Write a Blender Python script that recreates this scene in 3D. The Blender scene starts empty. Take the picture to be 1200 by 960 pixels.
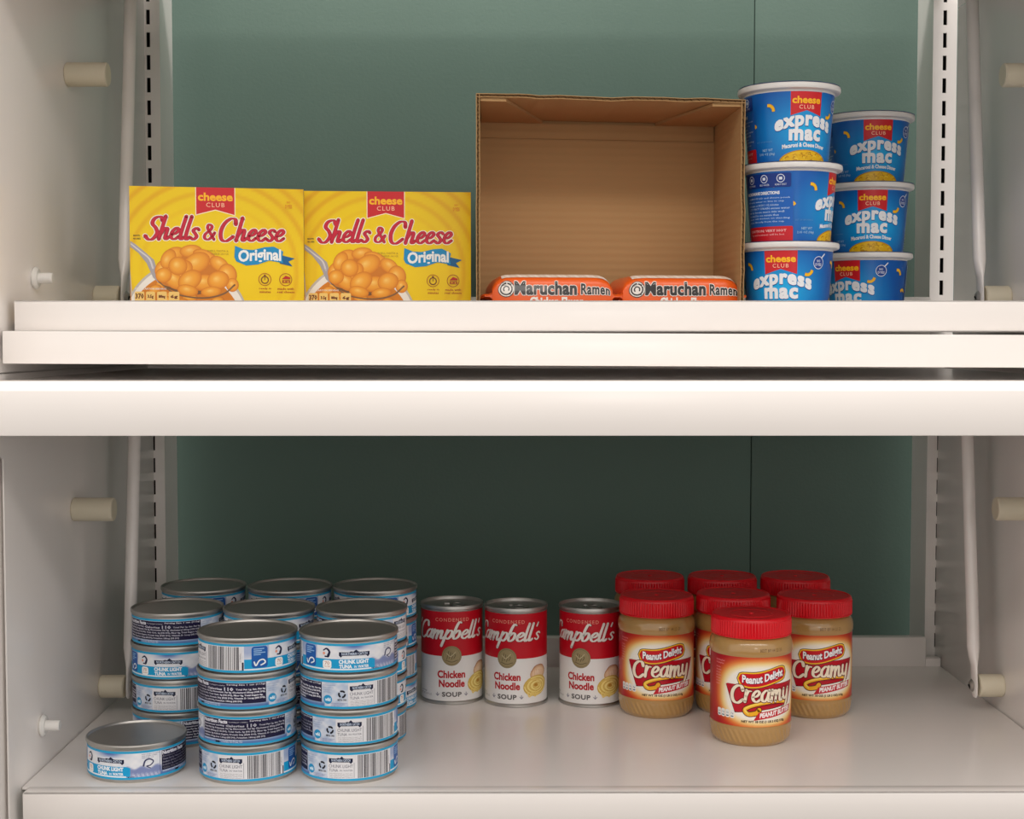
import bpy, bmesh, math, random
import numpy as np
from mathutils import Vector, Matrix
from mathutils.geometry import tessellate_polygon

S = bpy.context.scene
COL = S.collection
MM = 0.001
PI = math.pi
# ------------------------------------------------------------------ camera
FPX = 1690.0
pitch = math.atan(84 / FPX)
yaw = math.atan(7 / FPX)
cam_d = bpy.data.cameras.new('camera')
cam_d.sensor_width = 36
cam_d.sensor_fit = 'HORIZONTAL'
cam_d.lens = 36 * FPX / 1200
cam_d.clip_start = 0.05
cam = bpy.data.objects.new('camera', cam_d)
cam.location = (0, 0, 0.374)
cam.rotation_euler = (PI / 2 - pitch, 0, -yaw)
COL.objects.link(cam)
S.camera = cam
# ------------------------------------------------------------------ world, lights, exposure
S.view_settings.view_transform = 'Standard'
S.view_settings.look = 'None'
S.view_settings.exposure = -0.13
S.view_settings.gamma = 1.0
w = bpy.data.worlds.new('room_light')
S.world = w
w.use_nodes = True
w.node_tree.nodes['Background'].inputs[0].default_value = (1.0, 0.94, 0.885, 1)
w.node_tree.nodes['Background'].inputs[1].default_value = 1.05


def area(name, loc, target, sx, sy, power, col):
    d = bpy.data.lights.new(name, 'AREA')
    d.shape = 'RECTANGLE'
    d.size = sx
    d.size_y = sy
    d.energy = power
    d.color = col
    o = bpy.data.objects.new(name, d)
    o.location = loc
    o.rotation_euler = (Vector(target) - Vector(loc)).to_track_quat('-Z', 'Y').to_euler()
    COL.objects.link(o)
    return o


area('ceiling_lamp_front', (0.1, -0.738, 1.718), (0.05, 1.2, 0.35), 3.6, 0.25, 21, (1.0, 0.93, 0.87))
area('ceiling_lamp_overhead', (0.05, 1.0, 1.96), (0.05, 1.3, 0.35), 1.3, 0.22, 24, (1.0, 0.95, 0.90))
area('added_highlight_light', (0.5, -2.4, 0.75), (0.05, 1.4, 0.3), 0.6, 0.4, 3.5, (1.0, 0.95, 0.90))  # small area light added behind the camera for highlights on the jars


# ------------------------------------------------------------------ helpers
def lin(c):
    r = []
    for v in c[:3]:
        v = v / 255.0
        r.append(v / 12.92 if v <= 0.04045 else ((v + 0.055) / 1.055) ** 2.4)
    return tuple(r)


def mat(name, rgb, rough=0.4, metal=0.0, coat=0.0, spec=0.5, bump=0.0, bscale=200, vary=0.0, vscale=5, coat_rough=0.05, sss=0.0):
    m = bpy.data.materials.new(name)
    m.use_nodes = True
    nt = m.node_tree
    b = nt.nodes['Principled BSDF']
    col = lin(rgb)
    b.inputs['Base Color'].default_value = (*col, 1)
    b.inputs['Roughness'].default_value = rough
    b.inputs['Metallic'].default_value = metal
    b.inputs['Coat Weight'].default_value = coat
    b.inputs['Coat Roughness'].default_value = coat_rough
    b.inputs['Specular IOR Level'].default_value = spec
    tc = nt.nodes.new('ShaderNodeTexCoord')
    n = nt.nodes.new('ShaderNodeTexNoise')
    n.inputs['Scale'].default_value = vscale
    nt.links.new(tc.outputs['Object'], n.inputs['Vector'])
    mx = nt.nodes.new('ShaderNodeMix')
    mx.data_type = 'RGBA'
    mx.inputs[6].default_value = (*[c * (1 - vary) for c in col], 1)
    mx.inputs[7].default_value = (*[min(1, c * (1 + vary)) for c in col], 1)
    nt.links.new(n.outputs['Fac'], mx.inputs[0])
    nt.links.new(mx.outputs[2], b.inputs['Base Color'])
    if bump > 0:
        n2 = nt.nodes.new('ShaderNodeTexNoise')
        n2.inputs['Scale'].default_value = bscale
        nt.links.new(tc.outputs['Object'], n2.inputs['Vector'])
        bp = nt.nodes.new('ShaderNodeBump')
        bp.inputs['Strength'].default_value = bump
        bp.inputs['Distance'].default_value = 0.001
        nt.links.new(n2.outputs['Fac'], bp.inputs['Height'])
        nt.links.new(bp.outputs['Normal'], b.inputs['Normal'])
    return m


def print_mat(name, rough=0.35, coat=0.0, spec=0.5, metal=0.0):
    m = bpy.data.materials.new(name)
    m.use_nodes = True
    nt = m.node_tree
    b = nt.nodes['Principled BSDF']
    a = nt.nodes.new('ShaderNodeAttribute')
    a.attribute_name = 'ink'
    nt.links.new(a.outputs['Color'], b.inputs['Base Color'])
    b.inputs['Roughness'].default_value = rough
    b.inputs['Coat Weight'].default_value = coat
    b.inputs['Specular IOR Level'].default_value = spec
    b.inputs['Metallic'].default_value = metal
    return m


M = dict(
    white=mat('white_enamel', (246, 241, 237), 0.22, spec=0.5, bump=0.04, bscale=60, vary=0.02, vscale=6),
    green=mat('green_wall_paint', (90, 114, 104), 0.55, bump=0.25, bscale=260, vary=0.05, vscale=8),
    seam=mat('seam_shadow_gap', (40, 60, 52), 0.8),
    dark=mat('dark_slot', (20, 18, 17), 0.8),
    floor=mat('floor_carpet', (70, 66, 62), 0.9, bump=0.3, vary=0.2, vscale=40),
    ceiling=mat('ceiling_white', (225, 222, 216), 0.8),
    peg=mat('cream_nylon', (222, 213, 190), 0.45, vary=0.03),
    clear=mat('clear_plastic_stud', (232, 230, 226), 0.25),
    screw=mat('screw_steel', (176, 172, 166), 0.5, metal=.8),
    steel=mat('tin_plate', (186, 184, 180), 0.42, metal=1.0, bump=0.05, bscale=300),
    lidsteel=mat('lid_tin_plate', (108, 107, 105), 0.34, metal=1.0, bump=0.05, bscale=300),
    redlid=mat('red_plastic', (222, 4, 26), 0.34, vary=0.03),
    pb=mat('peanut_butter_in_clear_plastic', (180, 140, 80), 0.3, coat=1.0, vary=0.12, vscale=30, coat_rough=0.04),
    cupwhite=mat('white_cup_plastic', (232, 230, 228), 0.35),
    film=mat('blue_film', (34, 62, 120), 0.3),
    yellow=mat('yellow_carton', (242, 205, 5), 0.35, spec=0.3),
    card=mat('brown_cardboard', (180, 143, 96), 0.8, bump=0.1, bscale=120, vary=0.06, vscale=14),
    carddark=mat('cardboard_fluting', (120, 88, 56), 0.9),
    orange=mat('orange_wrapper', (244, 100, 28), 0.3, coat=0.2, bump=0.3, bscale=60),
    ink_paper=print_mat('printed_paper', 0.42, spec=0.3),
    ink_gloss=print_mat('printed_gloss', 0.3, spec=0.3),
    ink_wrap=print_mat('printed_wrapper', 0.25, coat=0.5),
)


# faint horizontal corrugation telegraphing through the carton liner
_nt = M['card'].node_tree
_w = _nt.nodes.new('ShaderNodeTexWave')
_w.bands_direction = 'Z'
_w.inputs['Scale'].default_value = 45
_w.inputs['Distortion'].default_value = .6
_tcn = [n for n in _nt.nodes if n.type == 'TEX_COORD'][0]
_nt.links.new(_tcn.outputs['Object'], _w.inputs['Vector'])
_b = _nt.nodes.new('ShaderNodeBump')
_b.inputs['Strength'].default_value = .35
_b.inputs['Distance'].default_value = .0008
_nt.links.new(_w.outputs['Fac'], _b.inputs['Height'])
_ob = [n for n in _nt.nodes if n.type == 'BUMP' and n != _b][0]
_nt.links.new(_ob.outputs['Normal'], _b.inputs['Normal'])
_nt.links.new(_b.outputs['Normal'], _nt.nodes['Principled BSDF'].inputs['Normal'])


def mesh_obj(name, me, m, parent=None):
    o = bpy.data.objects.new(name, me)
    COL.objects.link(o)
    if m is not None and not me.materials:
        me.materials.append(m)
    if parent is not None:
        o.parent = parent
    return o


def raw(name, V, F, m, parent=None, smooth=None, scale=MM):
    me = bpy.data.meshes.new(name)
    me.from_pydata([tuple(c * scale for c in v) for v in V], [], F)
    me.validate()
    bm = bmesh.new()
    bm.from_mesh(me)
    bmesh.ops.recalc_face_normals(bm, faces=bm.faces)
    bm.to_mesh(me)
    bm.free()
    if smooth:
        me.shade_smooth()
        me.set_sharp_from_angle(angle=math.radians(smooth))
    return mesh_obj(name, me, m, parent)


def boxes(name, L, m, parent=None, bevel=0.0, seg=2):
    """L: list of (x0,x1,y0,y1,z0,z1) in mm -> one mesh"""
    bm = bmesh.new()
    for (x0, x1, y0, y1, z0, z1) in L:
        r = bmesh.ops.create_cube(bm, size=1)
        for v in r['verts']:
            v.co = Vector((x0 + (v.co.x + .5) * (x1 - x0), y0 + (v.co.y + .5) * (y1 - y0), z0 + (v.co.z + .5) * (z1 - z0))) * MM
    if bevel:
        bmesh.ops.bevel(bm, geom=bm.edges[:], offset=bevel * MM, segments=seg, profile=0.5, affect='EDGES')
    me = bpy.data.meshes.new(name)
    bm.to_mesh(me)
    bm.free()
    if bevel:
        me.shade_smooth()
        me.set_sharp_from_angle(angle=math.radians(35))
    return mesh_obj(name, me, m, parent)


def prism(name, poly, axis, a, b, m, parent=None, bevel=0.0):
    """poly in the two other axes (mm), extruded along axis from a to b"""
    def P(p, q, t):
        return {'x': (t, p, q), 'y': (p, t, q), 'z': (p, q, t)}[axis]
    n = len(poly)
    V = [P(p, q, a) for p, q in poly] + [P(p, q, b) for p, q in poly]
    F = [tuple(range(n)), tuple(range(2 * n - 1, n - 1, -1))] + [(i, (i + 1) % n, n + (i + 1) % n, n + i) for i in range(n)]
    o = raw(name, V, F, m, parent)
    if bevel:
        bm = bmesh.new()
        bm.from_mesh(o.data)
        bmesh.ops.bevel(bm, geom=bm.edges[:], offset=bevel * MM, segments=2, profile=0.5, affect='EDGES')
        bm.to_mesh(o.data)
        bm.free()
        o.data.shade_smooth()
        o.data.set_sharp_from_angle(angle=math.radians(35))
    return o


def lathe(name, prof, seg, m, parent=None, mod=None, smooth=35, closed=True):
    V, F = [], []
    for (r, z) in prof:
        for i in range(seg):
            a = 2 * PI * i / seg
            rr = r + (mod(r, z, i, seg) if mod else 0)
            V.append((rr * math.sin(a), -rr * math.cos(a), z))
    n = len(prof)
    for j in range(n - 1):
        for i in range(seg):
            k = (i + 1) % seg
            F.append((j * seg + i, j * seg + k, (j + 1) * seg + k, (j + 1) * seg + i))
    if closed:
        F.append(tuple(range(seg))[::-1])
        F.append(tuple((n - 1) * seg + i for i in range(seg)))
    me = bpy.data.meshes.new(name)
    me.from_pydata([tuple(c * MM for c in v) for v in V], [], F)
    me.shade_smooth()
    me.set_sharp_from_angle(angle=math.radians(smooth))
    return mesh_obj(name, me, m, parent)


def rod(name, p0, p1, r, m, parent=None, seg=20, bev=0.0):
    p0, p1 = Vector(p0), Vector(p1)
    L = (p1 - p0).length
    o = lathe(name, [(r - bev, 0), (r, bev), (r, L - bev), (r - bev, L)] if bev else [(r, 0), (r, L)], seg, m, parent)
    q = (p1 - p0).to_track_quat('Z', 'Y').to_matrix().to_4x4()
    o.data.transform(Matrix.Translation(p0 * MM) @ q)
    return o


def thing(name, label, cat, loc=(0, 0, 0), rz=0.0, group=None):
    o = bpy.data.objects.new(name, None)
    o.empty_display_size = 0.02
    COL.objects.link(o)
    o.location = tuple(c * MM for c in loc)
    o.rotation_euler = (0, 0, rz)
    o['label'] = label
    o['category'] = cat
    if group:
        o['group'] = group
    return o


def copy_thing(src, label, loc, rz=0.0):
    def rec(o, par):
        c = o.copy()
        COL.objects.link(c)
        if par is not None:
            c.parent = par
        for ch in [x for x in ALLCH.get(o.name, [])]:
            rec(ch, c)
        return c
    ALLCH = {}
    for o in bpy.data.objects:
        if o.parent:
            ALLCH.setdefault(o.parent.name, []).append(o)
    r = rec(src, None)
    r.location = tuple(c * MM for c in loc)
    r.rotation_euler = (0, 0, rz)
    r['label'] = label
    return r


# ------------------------------------------------------------------ print artwork as thin geometry
_tc = {}


def text_tris(s, off=0.0, shear=0.0, space=1.0, res=3):
    key = (s, off, shear, space, res)
    if key in _tc:
        return _tc[key]
    c = bpy.data.curves.new('t', 'FONT')
    c.body = s
    c.size = 1
    c.offset = off
    c.shear = shear
    c.space_character = space
    c.resolution_u = res
    o = bpy.data.objects.new('t', c)
    me = bpy.data.meshes.new_from_object(o)
    me.calc_loop_triangles()
    n = len(me.loop_triangles)
    co = np.empty(len(me.vertices) * 3)
    me.vertices.foreach_get('co', co)
    co = co.reshape(-1, 3)[:, :2]
    idx = np.empty(n * 3, dtype=np.int32)
    me.loop_triangles.foreach_get('vertices', idx)
    T = co[idx.reshape(-1, 3)]
    bpy.data.objects.remove(o)
    bpy.data.curves.remove(c)
    bpy.data.meshes.remove(me)
    _tc[key] = T
    return T


def catmull(P, sub=6):
    P = [np.array(p, float) for p in P]
    if len(P) < 3:
        return P
    Q = [2 * P[0] - P[1]] + P + [2 * P[-1] - P[-2]]
    out = []
    for i in range(1, len(Q) - 2):
        for t in np.linspace(0, 1, sub, endpoint=False):
            a, b, c, d = Q[i - 1], Q[i], Q[i + 1], Q[i + 2]
            out.append(.5 * ((2 * b) + (-a + c) * t + (2 * a - 5 * b + 4 * c - d) * t * t + (-a + 3 * b - 3 * c + d) * t ** 3))
    out.append(P[-1])
    return out


class Art:
    def __init__(self):
        self.items = []
        self.k = 0

    def add(self, T, col, same=False, cols=None):
        T = np.asarray(T, float)
        if len(T) == 0:
            return
        if not same:
            self.k += 1
        if cols is None:
            cols = np.broadcast_to(np.array(lin(col)), (len(T), 3, 3))
        self.items.append((T, np.array(cols, float), np.full(len(T), self.k, float)))

    def poly(self, pts, col, same=False, warp=None):
        tr = tessellate_polygon([[Vector((p[0], p[1], 0)) for p in pts]])
        P = np.array([(p[0], p[1]) for p in pts], float)
        T = P[np.array(tr)]
        if warp:
            T = warp(T)
        self.add(T, col, same)

    def rect(self, x0, y0, x1, y1, col, same=False):
        self.poly([(x0, y0), (x1, y0), (x1, y1), (x0, y1)], col, same)

    def rrect(self, x0, y0, x1, y1, r, col, same=False):
        p = []
        for cx, cy, a in ((x1 - r, y1 - r, 0), (x0 + r, y1 - r, 90), (x0 + r, y0 + r, 180), (x1 - r, y0 + r, 270)):
            for t in range(0, 91, 18):
                p.append((cx + r * math.cos(math.radians(a + t)), cy + r * math.sin(math.radians(a + t))))
        self.poly(p, col, same)

    def disc(self, cx, cy, rx, col, ry=None, n=24, same=False, rot=0):
        ry = ry or rx
        p = []
        for i in range(n):
            a = 2 * PI * i / n
            x, y = rx * math.cos(a), ry * math.sin(a)
            p.append((cx + x * math.cos(rot) - y * math.sin(rot), cy + x * math.sin(rot) + y * math.cos(rot)))
        self.poly(p, col, same)

    def ring(self, cx, cy, r, wd, col, n=28, a0=0, a1=360, same=False, ry=None):
        ry = ry or r
        pts = [(cx + r * math.cos(math.radians(a)), cy + ry * math.sin(math.radians(a))) for a in np.linspace(a0, a1, n)]
        self.stroke(pts, wd, col, sub=1, caps=False, same=same)

    def text(self, s, box, col, off=0.0, shear=0.0, space=1.0, res=3, warp=None, fat=0.0, same=False):
        T = text_tris(s, off, shear, space, res)
        if len(T) == 0:
            return
        mn, mxx = T.reshape(-1, 2).min(0), T.reshape(-1, 2).max(0)
        x0, y0, x1, y1 = box
        T = (T - mn) / (mxx - mn) * np.array([x1 - x0, y1 - y0]) + np.array([x0, y0])
        for i, d in enumerate([(0, 0)] if not fat else [(-fat, -fat), (fat, fat), (-fat, fat), (fat, -fat), (0, fat * 1.3), (0, -fat * 1.3)]):
            U = T + np.array(d)
            if warp:
                U = warp(U)
            self.add(U, col, same)

    def stroke(self, pts, wd, col, sub=6, caps=True, pen=None, same=False, warp=None, grow=0.0):
        P = catmull(pts, sub) if sub > 1 else [np.array(p, float) for p in pts]
        P = [p for i, p in enumerate(P) if i == 0 or np.linalg.norm(p - P[i - 1]) > 1e-6]
        if len(P) < 2:
            return
        L, R, W = [], [], []
        for i, p in enumerate(P):
            t = P[min(i + 1, len(P) - 1)] - P[max(i - 1, 0)]
            t = t / (np.linalg.norm(t) + 1e-9)
            ww = wd[0] + (wd[1] - wd[0]) * i / (len(P) - 1) if isinstance(wd, tuple) else wd
            if pen:
                ww = ww * (pen + (1 - pen) * abs(t[1]))
            ww = ww / 2 + grow
            nn = np.array([-t[1], t[0]]) * ww
            L.append(p + nn)
            R.append(p - nn)
            W.append(ww)
        T = []
        for i in range(len(P) - 1):
            T += [(L[i], R[i], R[i + 1]), (L[i], R[i + 1], L[i + 1])]
        if caps:
            for p, r in ((P[0], W[0]), (P[-1], W[-1])):
                q = [p + r * np.array([math.cos(a), math.sin(a)]) for a in np.linspace(0, 2 * PI, 9)[:-1]]
                T += [(q[0], q[i], q[i + 1]) for i in range(1, 7)]
        T = np.array(T)
        if warp:
            T = warp(T)
        self.add(T, col, same)

    def field(self, x0, y0, x1, y1, nx, ny, fn, same=False):
        xs = np.linspace(x0, x1, nx + 1)
        ys = np.linspace(y0, y1, ny + 1)
        X, Y = np.meshgrid(xs, ys)
        C = fn(X, Y)  # (ny+1,nx+1,3) 0..255 srgb
        C = np.clip(C, 0, 255) / 255.0
        C = np.where(C <= 0.04045, C / 12.92, ((C + 0.055) / 1.055) ** 2.4)
        P = np.stack([X, Y], -1)
        T, K = [], []
        a, b, c, d = P[:-1, :-1], P[:-1, 1:], P[1:, 1:], P[1:, :-1]
        ca, cb, cc, cd = C[:-1, :-1], C[:-1, 1:], C[1:, 1:], C[1:, :-1]
        T = np.concatenate([np.stack([a, b, c], 2).reshape(-1, 3, 2), np.stack([a, c, d], 2).reshape(-1, 3, 2)])
        K = np.concatenate([np.stack([ca, cb, cc], 2).reshape(-1, 3, 3), np.stack([ca, cc, cd], 2).reshape(-1, 3, 3)])
        self.add(T, None, same, cols=K)

    def blob(self, cx, cy, rx, ry, rot, c1, c2, c3):
        """a printed picture of a rounded pasta piece: polar grid, highlight c3 / body c1 / rim c2"""
        n, rings = 20, 5
        pts = [[None] * n for _ in range(rings + 1)]
        for j in range(rings + 1):
            for i in range(n):
                a = 2 * PI * i / n
                q = j / rings
                x, y = rx * q * math.cos(a), ry * q * math.sin(a)
                ox, oy = -0.15 * rx * (1 - q), 0.25 * ry * (1 - q)
                x, y = x + ox, y + oy
                pts[j][i] = (cx + x * math.cos(rot) - y * math.sin(rot), cy + x * math.sin(rot) + y * math.cos(rot))
        c1, c2, c3 = (np.array(lin(c)) for c in (c1, c2, c3))
        def col(q):
            return c3 + (c1 - c3) * q / .45 if q < .45 else c1 + (c2 - c1) * ((q - .45) / .55) ** 2.2
        T, K = [], []
        for j in range(rings):
            qa, qb = col(j / rings), col((j + 1) / rings)
            for i in range(n):
                k = (i + 1) % n
                T += [(pts[j][i], pts[j + 1][i], pts[j + 1][k]), (pts[j][i], pts[j + 1][k], pts[j][k])]
                K += [(qa, qb, qb), (qa, qb, qa)]
        self.add(np.array(T), None, cols=np.array(K))

    def glyphs(self, layout, x, y, sx, sy, wd, col, shear=0.0, pen=0.45, grow=0.0, warp=None, space=1.0):
        """layout: string or list; script glyph strokes"""
        for ch in layout:
            if ch not in GL:
                x += sx * .5
                continue
            adv, strokes = GL[ch]
            for st in strokes:
                pts = [(x + sx * px + shear * sy * py, y + sy * py) for px, py in st]
                self.stroke(pts, wd, col, pen=pen, grow=grow, warp=warp, sub=5)
            x += sx * adv * space
        return x

    def build(self, name, mapf, m, parent, ulines=None, vlines=None):
        T = np.concatenate([i[0] for i in self.items])
        C = np.concatenate([i[1] for i in self.items])
        K = np.concatenate([i[2] for i in self.items])
        D = np.concatenate([T, C], -1)  # n,3,5
        for ax, lines in ((0, ulines), (1, vlines)):
            if lines is None:
                continue
            for c in lines:
                s = D[:, :, ax] - c
                cr = (s.min(1) < -1e-6) & (s.max(1) > 1e-6)
                if not cr.any():
                    continue
                keep, kk = D[~cr], K[~cr]
                Q, qk = D[cr], K[cr]
                side = (Q[:, :, ax] - c) >= 0
                cnt = side.sum(1)
                lone = np.where(cnt == 1, side.argmax(1), (~side).argmax(1))
                ii = np.arange(len(Q))
                A, B, Cc = Q[ii, lone], Q[ii, (lone + 1) % 3], Q[ii, (lone + 2) % 3]
                def ix(a, b):
                    dd = b[:, ax] - a[:, ax]
                    t = np.where(np.abs(dd) < 1e-12, 0, (c - a[:, ax]) / np.where(np.abs(dd) < 1e-12, 1, dd))
                    return a + (b - a) * np.clip(t, 0, 1)[:, None]
                I1, I2 = ix(A, B), ix(A, Cc)
                D = np.concatenate([keep, np.stack([A, I1, I2], 1), np.stack([I1, B, Cc], 1), np.stack([I1, Cc, I2], 1)])
                K = np.concatenate([kk, qk, qk, qk])
        # drop slivers
        e1 = D[:, 1, :2] - D[:, 0, :2]
        e2 = D[:, 2, :2] - D[:, 0, :2]
        cr = e1[:, 0] * e2[:, 1] - e1[:, 1] * e2[:, 0]
        ok = np.abs(cr) > 1e-7
        D, K, cr = D[ok], K[ok], cr[ok]
        fl = cr < 0
        D[fl] = D[fl][:, ::-1]
        off = 0.05 + 0.004 * K
        U = D[:, :, :2].reshape(-1, 2)
        P, N = mapf(U[:, 0], U[:, 1], np.repeat(off, 3))
        n = len(D)
        me = bpy.data.meshes.new(name)
        me.vertices.add(n * 3)
        me.vertices.foreach_set('co', (P * MM).astype(np.float32).ravel())
        me.loops.add(n * 3)
        me.loops.foreach_set('vertex_index', np.arange(n * 3, dtype=np.int32))
        me.polygons.add(n)
        me.polygons.foreach_set('loop_start', np.arange(n, dtype=np.int32) * 3)
        me.update(calc_edges=True)
        at = me.color_attributes.new('ink', 'FLOAT_COLOR', 'POINT')
        cc = np.ones((n * 3, 4), np.float32)
        cc[:, :3] = D[:, :, 2:].reshape(-1, 3)
        at.data.foreach_set('color', cc.ravel())
        me.shade_smooth()
        me.normals_split_custom_set_from_vertices([tuple(v) for v in N])
        return mesh_obj(name, me, m, parent)


def facing(deg, x, y):
    return math.radians(deg) - math.atan2(x, y)


def cyl_map(R, seg=96, R2=None, v0=0, v1=1, Rref=None):
    """u in mm of arc at Rref; exact chord mapping; R may run to R2 between heights v0..v1"""
    Rr = Rref or R
    def f(u, v, off):
        a = u / Rr
        st = 2 * PI / seg
        k = np.floor(a / st + 1e-7)
        t = a / st - k
        rad = (R + (R2 - R) * (v - v0) / (v1 - v0) if R2 is not None else R) + off
        a0, a1 = k * st, (k + 1) * st
        x = rad * (np.sin(a0) * (1 - t) + np.sin(a1) * t)
        y = -rad * (np.cos(a0) * (1 - t) + np.cos(a1) * t)
        N = np.stack([np.sin(a), -np.cos(a), np.zeros_like(a)], -1)
        return np.stack([x, y, v], -1), N
    L = [k * 2 * PI / seg * Rr for k in range(-seg, seg + 1)]
    return f, L


def flat_map(u, v, off):
    z = np.zeros_like(u)
    return np.stack([u, -off, v], -1), np.stack([z, z - 1, z], -1)


# script glyphs: (advance, [strokes]) baseline 0, x-height 1, ascender 2
GL = {
    'a': (1.0, [[(.72, .9), (.42, 1.0), (.1, .65), (.1, .2), (.35, .02), (.62, .35), (.74, .95)], [(.76, 1.0), (.68, .35), (.8, .02), (1.02, .2)]]),
    'c': (.85, [[(.75, .75), (.5, 1), (.14, .7), (.12, .2), (.45, 0), (.85, .25)]]),
    'e': (.88, [[(.1, .42), (.45, .5), (.68, .78), (.45, 1.0), (.14, .68), (.14, .2), (.48, 0), (.85, .25)]]),
    'h': (1.0, [[(.14, 2.0), (.1, 1), (.06, 0)], [(.08, .4), (.35, .92), (.6, .92), (.62, .5), (.6, .12), (.75, 0), (.95, .2)]]),
    'l': (.5, [[(.16, 2.0), (.1, 1), (.1, .2), (.25, 0), (.48, .2)]]),
    'm': (1.38, [[(.08, 1.0), (.06, 0)], [(.07, .45), (.3, .93), (.5, .9), (.52, .4), (.5, 0)], [(.52, .45), (.76, .93), (.96, .9), (.97, .4), (1.02, .05), (1.2, .02), (1.34, .2)]]),
    'p': (.92, [[(.16, 1.0), (.08, 0), (0, -.85)], [(.12, .5), (.38, .98), (.7, .85), (.7, .35), (.45, 0), (.12, .2)]]),
    'b': (.92, [[(.5, 1.9), (.25, 1.95), (.1, 1.3), (.08, .3), (.3, 0), (.62, .25), (.66, .75), (.42, .98), (.14, .65)]]),
    's': (.78, [[(.66, .85), (.4, 1), (.16, .78), (.42, .5), (.6, .25), (.38, 0), (.04, .18)]]),
    'S': (1.1, [[(1.0, 1.65), (.75, 1.98), (.32, 1.85), (.22, 1.4), (.6, 1.0), (.82, .55), (.6, .06), (.25, 0), (-.1, .3)]]),
    'C': (1.12, [[(1.1, 1.5), (.98, 1.92), (.6, 1.95), (.22, 1.5), (.08, .8), (.25, .15), (.65, 0), (1.1, .4)]]),
    'r': (.66, [[(.12, 1.0), (.06, 0)], [(.08, .45), (.3, .92), (.58, .95)]]),
    'y': (.95, [[(.1, 1), (.08, .45), (.3, .08), (.6, .35), (.72, .95)], [(.76, 1), (.66, 0), (.4, -.65), (0, -.7)]]),
    '&': (1.2, [[(1.0, 0), (.55, .7), (.3, 1.15), (.4, 1.45), (.68, 1.3), (.6, .95), (.15, .5), (.15, .1), (.5, 0), (.85, .35), (1.0, .65)]]),
    "'": (.3, [[(.2, 2.1), (.08, 1.7)]]),
}

rnd = random.Random(4)


def cheese_flag(A, x0, y0, x1, y1, notch, border=True):
    """red pennant reading cheese CLUB; y0 bottom of side points, y1 top"""
    mx = (x0 + x1) / 2
    if border:
        A.poly([(x0 - .7, y1), (x0 - .7, y0 - .9), (mx, notch - .7), (x1 + .7, y0 - .9), (x1 + .7, y1)], (250, 235, 205))
    A.poly([(x0, y1), (x0, y0), (mx, notch), (x1, y0), (x1, y1)], (206, 32, 40))
    W, H = x1 - x0, y1 - y0
    A.text('cheese', (x0 + .05 * W, y1 - .49 * H, x1 - .05 * W, y1 - .20 * H), (255, 190, 30), off=.02, fat=W * .004)
    for i in (2, 3, 5):
        px = x0 + W * (.05 + .9 * (i + .45) / 6)
        A.stroke([(px - .03 * W, y1 - .40 * H), (px + .05 * W, y1 - .33 * H)], W * .02, (255, 190, 30), sub=1)
    A.text('CLUB', (x0 + .26 * W, y1 - .72 * H, x1 - .26 * W, y1 - .56 * H), (255, 205, 170), off=0.0, space=1.25)

# ================================================================== SETTING
W_ = M['white']
o = boxes('wall_back', [(-1700, 306.6, 1800, 1860, -700, 2700)], M['green'], bevel=1.2)
o['kind'] = 'structure'
o = boxes('wall_back', [(307.4, 1700, 1800, 1860, -700, 2700)], M['green'], bevel=1.2)
o['kind'] = 'structure'
o = boxes('trim_1', [(305, 309, 1802.5, 1861, -700, 2700)], M['seam'])
o['kind'] = 'structure'
o = boxes('floor', [(-2500, 2500, -3000, 1860, -760, -700)], M['floor'])
o['kind'] = 'structure'


def upright(label, x0, x1, inner_left):
    t = thing('slotted_upright', label, 'upright', ((x0 + x1) / 2, 1650, -700))
    sx = -404.3 if inner_left is False else 497.2
    cx = (x0 + x1) / 2
    sw = 2.1
    z0, z1 = -700, 2000
    cz = [736 - 25.4 * k for k in range(-4, 29)]
    L = [(x0 - cx, sx - sw - cx, 0, 2, 0, z1 - z0), (sx + sw - cx, x1 - cx, 0, 2, 0, z1 - z0)]
    prev = z1
    for c in cz:
        L.append((sx - sw - cx, sx + sw - cx, 0, 2, c + 8.3 - z0, prev - z0))
        prev = c - 8.3
    L.append((sx - sw - cx, sx + sw - cx, 0, 2, 0, prev - z0))
    boxes('slotted_face', L, W_, t)
    boxes('side_face', [(x0 - cx, x0 - cx + 2, 2, 62, 0, z1 - z0)], W_, t)
    boxes('side_face', [(x1 - cx - 2, x1 - cx, 2, 62, 0, z1 - z0)], W_, t)
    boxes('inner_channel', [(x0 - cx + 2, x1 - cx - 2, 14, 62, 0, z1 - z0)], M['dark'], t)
    return t


upright('left white slotted steel upright in front of the green wall', -418, -391.3, False)
upright('right white slotted steel upright in front of the green wall', 483.8, 511, True)

XL, XR = -404.0, 496.0


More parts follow.
